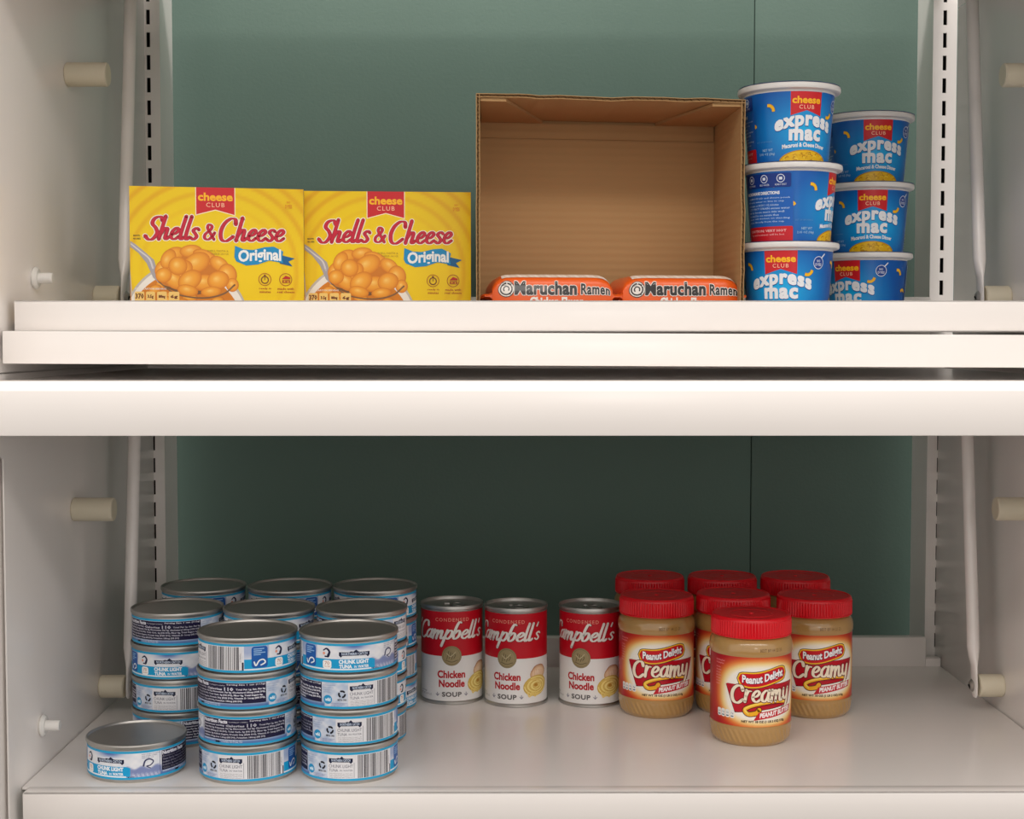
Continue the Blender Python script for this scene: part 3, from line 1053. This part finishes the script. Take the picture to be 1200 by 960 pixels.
JR = []
jars = [('front peanut butter jar with red lid, nearest the shelf edge', 228.8, 1334, 19),
        ('peanut butter jar with red lid beside the rightmost soup can', 150.6, 1431, 10),
        ('peanut butter jar with red lid right behind the front jar', 228.6, 1440, -6),
        ('peanut butter jar with red lid, right end of the second row', 308.2, 1430, 15),
        ('peanut butter jar in the back row behind the left jar', 155.3, 1547, 5),
        ('peanut butter jar in the back row, middle lid before the wall seam', 233.5, 1547, -12),
        ('peanut butter jar in the back row behind the right jar', 312.2, 1545, 25)]
for lab, x, y, rot in jars:
    if JR:
        JR.append(copy_thing(JR[0], lab, (x, y, 0), facing(rot, x, y)))
        continue
    t = thing('peanut_butter_jar', lab, 'jar', (x, y, 0), facing(rot, x, y), 'red lidded creamy peanut butter jars')
    prof = [(26, 1.6), (29, 0), (31.5, 0), (33.4, 1.2), (34.6, 3)]
    for z in range(4, 18, 1):
        prof.append((34.9 + 2.5 * min(1, (z - 3) / 12) ** .6, z))
    prof += [(37.9, 18.2), (37.9, 19), (37.4, 19.5), (37.4, 83.5), (37.7, 84.2), (38.3, 85.2), (38.5, 88), (38.4, 91), (37.8, 94), (36.6, 96.6), (35, 98.6), (34, 99.4), (34, 101.5)]
    lathe('jar', prof, 288, M['pb'], t, mod=fl, smooth=30)
    part.build('label', pmap, M['ink_gloss'], t, ulines=pL)
    rb = lambda r, z, i, seg: (.42 if (i % 4) in (0, 1) else -.42) if (101.5 < z < 114.5) else 0
    lp = [(33.5, 100.6), (36.4, 100), (37.1, 100.2), (37.2, 101.4), (36.8, 101.8), (36.7, 114), (36.7, 114.8), (36.5, 116), (35.9, 117.3), (35.0, 118), (34.0, 118), (33.2, 117.3), (20, 117.2), (19.8, 117.45), (19.2, 117.45), (19, 117.2), (2.2, 117.2), (1.8, 117.9), (.8, 118.1)]
    lathe('lid', lp, 320, M['redlid'], t, mod=rb, smooth=35)
    A = Art()
    A.text('BEST BY 04 22 23', (-4, 88.4, 18, 91.4), (96, 66, 36), off=.0, space=1.2, res=1)
    mp, ll = cyl_map(38.55, 96)
    A.build('date_code', mp, M['ink_paper'], t, ulines=ll)
    JR.append(t)


# ================================================================== PASTA CUPS
def cup_art():
    A = Art()
    R = 39.0
    d = 2 * PI * R / 360
    y0, y1 = 1.0, 62.5
    U0, U1 = -180 * d, 180 * d

    def bg(X, Y):
        n = np.sin(X * .08) * .5 + .5 * np.sin(Y * .07 + X * .03)
        r = np.sqrt((X / 55) ** 2 + ((Y - 28) / 42) ** 2)
        k = np.clip(1 - r, 0, 1)
        return np.stack([8 + 14 * k, 92 + 88 * k + 6 * n, 178 + 62 * k + 6 * n], -1)
    A.field(U0, y0, U1, y1, 120, 20, bg)
    cheese_flag(A, -14.5, 42, 14.5, 62.4, 46.5, border=False)

    def arch(T):
        T = T.copy()
        T[..., 1] = T[..., 1] - (T[..., 0] / 29.0) ** 2 * 5.5 + T[..., 0] * .0
        return T
    wh = (238, 240, 244)
    A.text('express', (-28.5, 29.5, 28.5, 41.5), (8, 70, 150), off=.02, fat=.5, warp=arch, space=1.1)
    A.text('express', (-28.5, 30.2, 28.5, 42.2), wh, off=.02, fat=.43, warp=arch, space=1.12)
    A.text('mac', (-15.5, 20.6, 15.5, 29.4), (8, 70, 150), off=.02, fat=.5, space=1.1)
    A.text('mac', (-15.5, 21.2, 15.5, 30.0), wh, off=.02, fat=.45, space=1.12)
    A.text('Macaroni & Cheese Dinner', (-22, 15.6, 22, 19.2), wh, off=.02, fat=.08, res=2,
           warp=lambda T: np.stack([T[..., 0], T[..., 1] - (T[..., 0] / 24.0) ** 2 * 2.2], -1))
    A.text('NET WT', (-42, 12.4, -31, 14.6), (150, 190, 225), off=.02, res=1)
    A.text('2.05 OZ (58g)', (-46, 8.6, -29, 11.2), (150, 190, 225), off=.02, res=1)
    # mound of pasta
    def dome(k, yb):
        return [(x, yb + 12.2 * math.sqrt(max(0, 1 - (x / (26.0 - k)) ** 2)) - k) for x in np.linspace(-26 + k, 26 - k, 33)]
    A.poly([(-26, y0)] + dome(0, y0) + [(26, y0)], (196, 140, 12))
    A.poly([(-25, y0)] + dome(.8, y0) + [(25, y0)], (238, 188, 20))
    r2 = random.Random(3)
    for k in range(46):
        x = r2.uniform(-21, 21)
        ym = y0 + 11 * math.sqrt(1 - (x / 26) ** 2)
        yv = r2.uniform(y0 + 1, ym - .8)
        a = r2.uniform(0, PI)
        c = r2.choice([(250, 214, 60), (222, 164, 16), (244, 200, 40), (206, 148, 14)])
        A.stroke([(x - 2 * math.cos(a), yv - 1 * math.sin(a)), (x, yv + .6), (x + 2 * math.cos(a), yv + 1 * math.sin(a) - .4)], 1.0, c, sub=3)
    # floating elbow pieces
    for (x, y, a) in [(-31, 50, .8), (26, 42, -1.1), (-52, 36, 1.4), (-38, 60 - 22, .2), (-64, 52, -.7), (57, 52, .9), (66, 34, 1.5), (58, 18, -.9)]:
        if (x, y) == (-38, 38):
            continue
        p = [(x + 5 * math.cos(a + t) - 5 * math.cos(a), y + 5 * math.sin(a + t) - 5 * math.sin(a)) for t in (-.9, -.45, 0, .45, .9)]
        A.stroke(p, 2.9, (196, 130, 10), caps=False)
        A.stroke(p, 2.3, (246, 190, 24), caps=False)
    # whole grain badge
    A.disc(35, 52, 5.6, (225, 232, 242))
    A.disc(35, 52, 5.0, (20, 66, 150))
    A.text('NO', (33, 52.4, 37, 54.6), (225, 232, 242), off=.02, res=1)
    A.text('DYES', (31.6, 49.2, 38.4, 51.6), (225, 232, 242), off=.02, res=1)
    A.stroke([(38, 56), (41.5, 59.5)], 1.2, (225, 232, 242), sub=1)
    # directions block on the left flank
    x0, x1 = -103, -50
    A.rrect(x0, 4, x1, 47, 1.5, (22, 96, 186))
    A.rrect(x0 + 2, 49, x1 - 2, 61, 1.5, (14, 52, 132))
    for k in range(3):
        cx = x0 + 11 + k * 15.5
        A.ring(cx, 56.4, 3.3, .6, (220, 228, 240), n=18)
        A.rect(cx - 1.4, 55.2, cx + 1.4, 57.6, (220, 228, 240))
        A.text(('MICROWAVE', 'ADD WATER', 'READY FAST')[k], (cx - 5, 50.4, cx + 5, 52), (220, 228, 240), res=1)
    A.text('MICROWAVE DIRECTIONS', (x0 + 2, 43, x1 - 12, 45.6), (235, 240, 246), off=.02, fat=.08, res=2)
    ins = ['1. REMOVE LID and cheese pouch', 'fill with water to line in cup', 'microwave on HIGH 3 1/2 minutes', '2. DO NOT DRAIN excess water',
           'stir in cheese sauce mix well', 'let stand for one minute then', 'sauce will thicken on standing', 'enjoy directly from the cup']
    for k, s in enumerate(ins):
        A.text(s, (x0 + 3, 39 - k * 2.9, x1 - 3 - 5 * (k % 3), 40.8 - k * 2.9), (190, 214, 240), off=.01, res=1, same=k > 0)
    A.rrect(x0, 1.6, x1, 15.5, 1.5, (206, 30, 44))
    A.text('CAUTION: VERY HOT', (x0 + 4, 10.8, x1 - 6, 13), (240, 200, 200), off=.02, res=1)
    A.text('Cup and contents will be hot', (x0 + 4, 7.4, x1 - 8, 9.4), (240, 200, 200), res=1)
    # ingredients column on the right flank
    A.rrect(74, 6, 112, 58, 1.5, (40, 96, 170))
    for k in range(18):
        A.text('INGREDIENTS ENRICHED MACARONI'[: 28 - (k * 5) % 7], (75.5, 54.5 - k * 2.7, 110 - (k * 3) % 6, 56.2 - k * 2.7), (170, 196, 224), res=1, same=k > 0)
    for k in range(5):
        A.text('refrigerate unused portion', (46, 16 - k * 2.4, 62 - 2 * (k % 2), 17.6 - k * 2.4), (120, 170, 215), res=1, same=k > 0)
    A.text('DIST. BY BATAVIA IL', (-46 - 2, 20, -31, 21.4), (90, 150, 205), res=1)
    return A


cart = cup_art()
cmap_, cL = cyl_map(34.3, 84, R2=39.6, v0=0, v1=63.5, Rref=39.0)
CU = []
cups = [('blue macaroni cup, top of the stack touching the brown carton', 250.3, 1287, 388 + 136, 23.7),
        ('blue macaroni cup turned to show its directions panel, middle of its stack', 252.3, 1285, 388 + 68, 77),
        ('blue macaroni cup at the bottom of the stack touching the carton', 250.4, 1286, 388, -9),
        ('blue macaroni cup, top of the stack nearest the right upright', 360.5, 1446, 388 + 136, 15),
        ('blue macaroni cup, middle of the stack nearest the right upright', 360.0, 1443, 388 + 68, 7.5),
        ('blue macaroni cup, bottom of the stack nearest the right upright', 359.0, 1441, 388, -30)]
for lab, x, y, z, rot in cups:
    z -= 1
    if CU:
        CU.append(copy_thing(CU[0], lab, (x, y, z), facing(rot, x, y)))
        continue
    t = thing('macaroni_cup', lab, 'cup', (x, y, z), facing(rot, x, y), 'blue instant macaroni cups')
    lathe('cup', [(31, 1.2), (33.6, 0), (34.2, .2), (34.25, .6), (39.55, 63.5), (39.9, 63.9), (40.2, 64.2), (42.8, 64.4), (44.4, 65.2), (44.9, 66.2), (44.9, 68.6), (44.5, 69.6), (43.6, 70), (40, 70), (38.5, 69.6), (37.4, 67.6)], 84, M['cupwhite'], t, smooth=35)
    wob = lambda r, z, i, seg: (.35 * math.sin(i * .9) + .25 * math.sin(i * 2.3 + 1)) if r > 43 else 0
    lathe('film_lid', [(44.3, 70.1), (44.4, 70.45), (40, 70.4), (38.3, 70.0), (37.0, 68.05), (36.0, 68.0), (2, 68.0)], 84, M['film'], t, mod=wob, smooth=40)
    cart.build('label', cmap_, M['ink_gloss'], t, ulines=cL)
    CU.append(t)


# ================================================================== CHEESE BOXES
def box_art(W, H):
    A = Art()

    def bg(X, Y):
        y = H - Y
        r1 = np.sqrt((X - 70) ** 2 + (y - 75) ** 2)
        n = np.sin(r1 * .55 + .6 * np.sin(np.arctan2(y - 75, X - 70) * 3)) * np.clip((r1 - 52) / 25, 0, 1)
        n2 = np.clip(n, 0, 1)
        e = np.clip((r1 - 60) / 60, 0, 1)
        return np.stack([242 - 10 * n2 - 6 * e, 208 - 28 * n2 - 14 * e, 0 * n2 + 0 * e], -1)
    A.field(0, 0, W, H, 74, 58, bg)
    T = lambda y: H - y
    cheese_flag(A, 56, T(23.4), 88.5, H, T(19))
    # big lettering
    def bl(g, c):
        A.glyphs('S', 13, T(45.4), 10.2, 9.8, 3.1, c, shear=.28, pen=.38, grow=g)
        A.glyphs('hells', 23.6, T(45.0), 9.1, 9.8, 2.9, c, shear=.28, pen=.36, grow=g)
        A.glyphs('&', 61.5, T(44.8), 9.2, 8.8, 2.3, c, shear=.12, pen=.45, grow=g)
        A.glyphs('C', 74, T(46.0), 11.2, 9.8, 3.1, c, shear=.22, pen=.38, grow=g)
        A.glyphs('heese', 89, T(45.6), 9.2, 9.8, 2.9, c, shear=.26, pen=.36, grow=g, space=1.02)
    bl(.95, (250, 240, 226))
    bl(.25, (150, 14, 44))
    bl(-.15, (200, 26, 56))
    A.text('MADE WITH', (3, T(43.0), 8.6, T(41.6)), (60, 60, 30), off=.02, res=1)
    A.text('REAL CHEESE', (3, T(45.6), 9, T(44.2)), (60, 60, 30), off=.02, res=1, same=True)
    # bowl, pasta, spoon
    def clip_y(p):
        return [(x, max(0.0, y)) for x, y in p]
    def ell(cx, cy, rx, ry, a0, a1, n=40):
        return [(cx + rx * math.cos(math.radians(a)), cy + ry * math.sin(math.radians(a))) for a in np.linspace(a0, a1, n)]
    bowl = [(x, y) for x, y in ell(47, T(121), 54, 57, 0, 180) if x >= 0]
    A.poly([(0.0, 0.0)] + [(101.0, 0.0)] + bowl + [(0, T(71))], (196, 190, 180))
    bowl2 = [(x, y) for x, y in ell(47, T(122), 52.5, 56, 0, 180) if x >= 0]
    A.poly([(0.0, 0.0)] + [(99.5, 0.0)] + bowl2 + [(0, T(73))], (240, 236, 228))
    bowl3 = [(x, y) for x, y in ell(46, T(123), 49, 50, 0, 180) if x >= 0]
    A.poly([(0.0, 0.0)] + [(95.0, 0.0)] + bowl3 + [(0, T(78))], (214, 128, 24))
    r2 = random.Random(5)
    o1, o2, o3 = (240, 164, 48), (196, 104, 18), (250, 204, 110)
    for (x, y) in sorted([(r2.uniform(4, 88), r2.uniform(0, 38)) for _ in range(60)], key=lambda p: -p[1]):
        rx = r2.uniform(5.0, 7.5)
        if math.hypot((x - 46) / 46, (y - T(123)) / 48) < .96 and x - rx > .5 and y > 5:
            A.blob(x, y, rx, rx * .66, r2.uniform(-.8, .8), o1, o2, o3)
    # spoon bowl rim and handle
    A.poly([(0.4, T(47)), (0.4, T(52)), (7, T(57)), (14, T(66)), (19, T(78)), (24, T(83)), (27, T(80)), (22, T(70)), (20, T(63)), (11, T(55)), (5, T(50))], (168, 164, 170))
    A.stroke([(1, T(49.5)), (9, T(56)), (16, T(62)), (19, T(70))], (1.0, 1.6), (214, 210, 214))
    A.poly([(22, T(80))] + [(22 + 66 * t, T(80 + 14.5 * math.sin(PI * t) ** .7 - 4 * t)) for t in np.linspace(0, 1, 20)] + [(88, T(78))], (120, 84, 50))
    A.poly([(26, T(84)), (24, T(70)), (36, T(57)), (56, T(54)), (76, T(62)), (86, T(78)), (70, T(90)), (40, T(88))], (206, 122, 30))
    heap = [(28, 70, 9, 6.5, .9), (37, 58, 9, 6, .4), (51, 55, 9.5, 5.4, .1), (32, 62, 9, 6, 1.1), (63, 60, 11, 6, -.4), (75, 66, 9, 6, -.6), (56, 65, 12, 8.5, .5), (44, 72, 10, 7.5, .9),
            (36, 80, 10.5, 6.6, -.7), (62, 82, 11, 7, .1), (50, 80, 11, 8, .6), (82, 75, 8, 9.5, .2), (86, 84, 5.5, 6, 0), (74, 80, 9.5, 8, .3), (40, 68, 8, 8, .2), (28, 76, 7, 6.5, 0.4), (48, 89, 9, 5, -.2), (68, 90, 9, 4.5, .1)]
    for (x, y, rx, ry, a) in heap:
        A.blob(x, T(y), rx, ry, a, o1, (212, 120, 24), (252, 206, 108))
    A.stroke([(24, T(82)), (38, T(92)), (60, T(95.5)), (78, T(92)), (88, T(84))], (1.0, 1.5), (128, 96, 62))
    # original ribbon
    A.poly([(125, T(57)), (140, T(60.5)), (134.5, T(63.2)), (138, T(67.5)), (127, T(65))], (10, 96, 150))
    rb = [(88.6, T(50)), (96, T(53)), (104, T(53.5)), (114, T(51)), (122, T(50.4)), (130, T(54.5)), (129, T(60)), (130, T(64.5)), (118, T(62.5)), (108, T(66)), (98, T(67)), (89.6, T(63.5)), (88, T(60))]
    A.poly(rb, (14, 142, 200))
    A.text('Original', (91.5, T(64.4), 128, T(53)), (244, 246, 246), off=.02, fat=.16,
           warp=lambda P: np.stack([P[..., 0], P[..., 1] + .9 * np.sin((P[..., 0] - 88) * .12 - 1.8)], -1))
    A.text('SHELL PASTA &', (65, T(55.4), 83, T(53.8)), (176, 140, 30), res=1)
    A.text('CHEESE SAUCE', (68, T(58), 83, T(56.4)), (176, 140, 30), res=1, same=True)
    # icons
    br = (176, 92, 14)
    for cx in (114, 132):
        A.ring(cx, T(79), 5.3, .6, br, n=30)
    A.ring(114, T(79.4), 3.0, .9, (120, 60, 20), n=24)
    A.stroke([(114, T(79.4)), (114, T(77.4))], .6, (120, 60, 20), sub=1)
    A.rect(113.2, T(76), 114.8, T(74.8), (120, 60, 20))
    A.poly([(128.6, T(78.6)), (132, T(75.6)), (136, T(77)), (136, T(78.6))], (190, 40, 24))
    A.rect(129, T(82), 135.8, T(79.4), br)
    A.disc(131, T(80.6), .6, (240, 190, 20), n=10)
    A.disc(134, T(81), .6, (240, 190, 20), n=10, same=True)
    for s, a, b, y in (('ready in', 109, 119.5, 88), ('minutes', 109.4, 119, 90.8), ('made with', 125, 139, 88), ('real cheese', 124.6, 139.6, 90.8)):
        A.text(s, (a, T(y), b, T(y - 2)), (176, 70, 16), off=.015, res=1)
    A.text('NO', (133.4, T(12.6), 136.6, T(10.6)), (226, 140, 10), off=.02, res=1)
    A.text('DYES', (132, T(17), 138, T(13.6)), (226, 140, 10), off=.02, res=1)
    # nutrition tabs
    A.text('PER 1 CARTON SERVING', (4, T(88.6), 30, T(87)), (240, 232, 220), off=.02, res=1)
    tabs = [(3.6, 11.6, '370', 'CALORIES'), (13, 20.6, '3.5g', 'SAT FAT'), (22.2, 30.4, '880mg', 'SODIUM'), (32, 41, '6g', 'SUGARS')]
    for a, b, s, q in tabs:
        A.rrect(a, T(101), b, T(90.2), 1.2, (244, 206, 120))
        A.text(s, (a + (.6 if s == '370' else 1.4), T(96.4), b - (.6 if s == '370' else 1.4), T(91.8 if s == '370' else 93)), (110, 56, 20), off=.02, fat=.1, res=1)
        A.text(q, (a + .8, T(99.3), b - .8, T(97.9)), (110, 56, 20), res=1)
    return A


BW, BD, BH = 148, 38, 117
bart = box_art(BW, BH)
bL = [i * BW / 4 for i in range(5)]
t = thing('pasta_box', 'yellow shells and cheese carton on the left, beside the strut', 'box', (-322.6, 1243.5, 387), math.radians(11.5), 'yellow shells and cheese cartons')
boxes('carton', [(0, BW, 0, BD, 0, BH)], M['yellow'], t, bevel=.6)
bart.build('front_print', flat_map, M['ink_gloss'], t)
A = Art()
cheese_flag(A, 56, 4, 88.5, 30, 8)
A.text('Shells & Cheese', (12, 14, 50, 24), (200, 26, 56), off=.02, fat=.2)
A.build('top_print', lambda u, v, off: (np.stack([u, v * 1.0 + 2, np.full_like(u, BH) + off], -1), np.stack([u * 0, u * 0, u * 0 + 1], -1)), M['ink_gloss'], t)
copy_thing(t, 'yellow shells and cheese carton touching the open brown carton', (-179.0, 1285.5, 387), math.radians(4.6))

# ================================================================== OPEN BROWN CARTON
FLc, FRc, BRc, BLc = (-25.2, 1221.5), (206.3, 1252.5), (200.5, 1380), (-27.6, 1350)
Z0, Z1 = 387.0, 579.0
ct = thing('open_carton', 'open brown corrugated carton lying on its side around the ramen packets', 'carton', (90, 1300, 387))
off0 = Vector((90, 1300, 387))


def panel(name, a, b, c, dd, thick_vec, wav=0.0, flutes=True):
    """four corners a,b (front edge), c,dd (back edge) + thickness vector: two liners, recessed core, fluting along the front edge"""
    a, b, c, dd, tv = (Vector(v) for v in (a, b, c, dd, thick_vec))
    N = 26
    r3 = random.Random(hash(name) % 7 + 2)
    wv = [0.0] * (N + 1)
    if wav:
        for i in range(N + 1):
            s = i / N
            wv[i] = wav * (.6 * math.sin(s * 9 + 1) + .5 * math.sin(s * 23) * (s > .2) + .25 * math.sin(s * 47)) * min(1, s * 8, (1 - s) * 8)
    V, F = [], []

    def slab(t0, t1, rec):
        base = len(V)
        up = tv.normalized()
        for i in range(N + 1):
            s = i / N
            f = a.lerp(b, s)
            k = dd.lerp(c, s)
            dv = (k - f).normalized()
            f2 = f + dv * rec + up * wv[i]
            for p, q in ((f2, t0), (f2, t1), (k, t1), (k, t0)):
                V.append(tuple(p + tv * q - off0))
        for i in range(N):
            for j in range(4):
                F.append((base + i * 4 + j, base + (i + 1) * 4 + j, base + (i + 1) * 4 + (j + 1) % 4, base + i * 4 + (j + 1) % 4))
        F.append((base, base + 1, base + 2, base + 3))
        F.append((base + N * 4 + 3, base + N * 4 + 2, base + N * 4 + 1, base + N * 4))
    slab(0, .18, 0)
    slab(.82, 1, 0)
    slab(.18, .82, 3.0)
    o = raw(name, V, F, M['card'], ct)
    if flutes:
        V, F = [], []
        L = (b - a).length
        n = int(L / 1.6)
        up = tv.normalized()
        for i in range(n + 1):
            s = i / n
            f = a.lerp(b, s)
            dv = (dd.lerp(c, s) - f).normalized()
            u = up * (wv[0] * (1 - s) + np.interp(s * N, range(N + 1), wv))
            h = .24 if i % 4 < 2 else .76
            V.append(tuple(f + dv * .3 + u + tv * h - off0))
            V.append(tuple(f + dv * 3.2 + u + tv * h - off0))
            V.append(tuple(f + dv * .3 + u + tv * (h + .1) - off0))
            V.append(tuple(f + dv * 3.2 + u + tv * (h + .1) - off0))
        for i in range(n):
            F.append((i * 4, i * 4 + 1, i * 4 + 5, i * 4 + 4))
            F.append((i * 4 + 2, i * 4 + 6, i * 4 + 7, i * 4 + 3))
            F.append((i * 4, i * 4 + 4, i * 4 + 6, i * 4 + 2))
        raw('fluting', V, F, M['carddark'], o)
    return o


def q3(p, z):
    return (p[0], p[1], z)


TH = 3.2
panel('left_wall', q3(FLc, Z0), q3(FLc, Z1), q3(BLc, Z1), q3(BLc, Z0), (TH, 0, 0), .15)
panel('right_wall', q3(FRc, Z0), q3(FRc, Z1), q3(BRc, Z1), q3(BRc, Z0), (-TH, 0, 0), .5)
panel('top_wall', q3(FLc, Z1 - TH), q3(FRc, Z1 - TH), q3(BRc, Z1 - TH), q3(BLc, Z1 - TH), (0, 0, TH), .8)
panel('bottom_wall', q3(FLc, Z0 + .0), q3(FRc, Z0), q3(BRc, Z0), q3(BLc, Z0), (0, 0, TH), 0)
panel('back_wall', (BLc[0] + 1, BLc[1], Z0 + TH), (BRc[0] - TH, BRc[1], Z0 + TH), (BRc[0] - TH, BRc[1], Z1 - TH), (BLc[0] + 1, BLc[1], Z1 - TH), (0, -TH, 0), 0, flutes=False)


def flap(poly):
    """glued corner flap under the top wall; thickness downwards"""
    zt = Z1 - TH - .05
    n = len(poly)
    V = [(p[0] - 90, p[1] - 1300, zt - 387) for p in poly] + [(p[0] - 90, p[1] - 1300, zt - 2.6 - 387) for p in poly]
    F = [tuple(range(n)), tuple(range(2 * n - 1, n - 1, -1))] + [(i, (i + 1) % n, n + (i + 1) % n, n + i) for i in range(n)]
    return raw('glued_flap', V, F, M['card'], ct)


flap([(-21.5, 1224.5), (0, 1227.5), (34, 1353), (-23, 1346)])
flap([(178, 1252), (203, 1254.5), (197, 1374), (140, 1367)])
# folded strip across the upper back wall
V = [(p[0] - 90, p[1] - 1300, z - 387) for (p, z) in [((-24, 1346.6), 573.5), ((196, 1375.4), 573.5), ((196, 1375.0), 559), ((-24, 1346.2), 559), ]]
V2 = [(x, y - 1.6, z) for x, y, z in V]
raw('inner_liner_strip', V + V2, [(0, 1, 2, 3), (7, 6, 5, 4), (0, 4, 5, 1), (1, 5, 6, 2), (2, 6, 7, 3), (3, 7, 4, 0)], M['card'], ct)

# ================================================================== RAMEN PACKETS
RH = 19.2


def pack_hh(u):
    e = np.clip(np.abs(u) / 52.0, 0, 1)
    return RH * (1 - .55 * e ** 12) * np.where(np.abs(u) > 52, .9, 1)


def pack_dd(u):
    e = np.clip(np.abs(u) / 52.0, 0, 1)
    return 46 * (1 - .10 * e ** 4)


def pack_pt(u, a):
    """a: angle of cross-section"""
    h, dp = pack_hh(u), pack_dd(u)
    c, s = np.cos(a), np.sin(a)
    ex = 2 / 5.5
    y = -dp * np.sign(c) * np.abs(c) ** ex
    z = h * np.sign(s) * np.abs(s) ** ex
    wr = .45 * np.sin(u * .5 + a * 3) * np.sin(u * .21 - a * 2) * (np.abs(u) / 52) ** 2
    return u, y, z + wr + RH


def ramen(label, loc, rz, tilt=0):
    t = thing('ramen_packet', label, 'packet', loc, rz, 'orange ramen packets in the carton')
    t.rotation_euler = (0, math.radians(tilt), rz)
    NU, NA = 52, 64
    us = np.linspace(-52, 52, NU + 1)
    V, F = [], []
    for u in us:
        for k in range(NA):
            V.append(tuple(float(q) for q in pack_pt(u, 2 * PI * k / NA)))
    for i in range(NU):
        for k in range(NA):
            m = (k + 1) % NA
            F.append((i * NA + k, i * NA + m, (i + 1) * NA + m, (i + 1) * NA + k))
    F.append(tuple(range(NA)))
    F.append(tuple(NU * NA + k for k in range(NA))[::-1])
    raw('wrapper', V, F, M['orange'], t, smooth=50)
    for s in (-1, 1):
        # crimped end fin with a serrated edge
        V, F = [], []
        n = 60
        for i in range(n + 1):
            y = -40 + 80 * i / n
            zz = RH + 1.6 * math.sin(i * .55)
            xs = 58.5 + (.7 if i % 2 else 0)
            for (x, dz) in ((51.0, 3.2), (54, .5), (xs, .35 + .4 * math.sin(i)), (xs, -.35 + .4 * math.sin(i)), (54, -.5), (51.0, -3.2)):
                V.append((s * x, y, zz + dz))
        for i in range(n):
            for j in range(6):
                F.append((i * 6 + j, (i + 1) * 6 + j, (i + 1) * 6 + (j + 1) % 6, i * 6 + (j + 1) % 6))
        F.append(tuple(range(6)))
        F.append(tuple(n * 6 + j for j in range(6))[::-1])
        raw('crimped_end', V, F, M['orange'], t, smooth=40)
    A = Art()
    # front face: v = height above the packet base
    def silver(X, Y):
        n = np.sin(X * .9 + Y) * np.sin(X * .37) * .5 + .5
        return np.stack([238 - 26 * n, 226 - 40 * n, 214 - 52 * n], -1)
    A.field(-44, 35.2, 50, 37.9, 70, 4, silver)
    bk, wh = (28, 24, 24), (244, 238, 230)
    A.disc(-40.3, 25.5, 7.0, bk, n=30, ry=7.2)
    A.disc(-40.3, 25.5, 6.4, wh, n=30, ry=6.5)
    A.ring(-40.3, 25.5, 4.9, 1.3, bk, n=30)
    A.ring(-40.3, 25.5, 2.3, 1.1, bk, n=24, a0=-40, a1=230)
    A.text('Maruchan', (-33, 20.5, 20, 31.6), wh, off=.02, fat=.75, space=1.05)
    A.text('Maruchan', (-33, 20.5, 20, 31.6), bk, off=.02, fat=.32, space=1.05)
    A.text('.', (21, 20.8, 22, 21.8), bk)
    A.text('Ramen', (24, 20.8, 49.5, 30.0), wh, off=.02, fat=.55, space=1.1)
    A.text('Ramen', (24, 20.8, 49.5, 30.0), bk, off=.02, fat=.12, space=1.1)
    A.text('Chicken Flavor', (-20, 10.5, 26, 18.4), wh, off=.02, fat=.25)
    A.text('NET WT 3 OZ (85g)', (-14, 6, 22, 9), wh, off=.02, res=1)

    def mp(u, v, off):
        zr = np.clip((v - RH) / RH, -.985, .985)
        h, dp = pack_hh(u), pack_dd(u)
        y = -dp * (1 - np.abs(zr) ** 5.5) ** (1 / 5.5)
        z = RH + zr * h
        ny = -np.ones_like(u)
        nz = np.sign(zr) * np.abs(zr) ** 4.5 * 1.4
        L = np.sqrt(1 + nz ** 2)
        return np.stack([u, y + ny / L * (off + .35), z + nz / L * (off + .35)], -1), np.stack([u * 0, ny / L, nz / L], -1)
    A.build('front_print', mp, M['ink_wrap'], t, ulines=[-52 + 4 * i for i in range(27)], vlines=[1, 2, 4, 6, 9, 12, 15, 18, 21, 24, 27, 29, 31, 33, 34, 35, 36, 36.5, 37, 37.5])
    return t


ramen('left orange ramen packet inside the carton, its whole name showing', (36.5, 1284, 390.4), math.radians(5))
ramen('right orange ramen packet, its name cut short by the carton side', (147.5, 1300, 390.4), math.radians(7.5))

for me in bpy.data.meshes:
    if me.users == 0:
        bpy.data.meshes.remove(me)
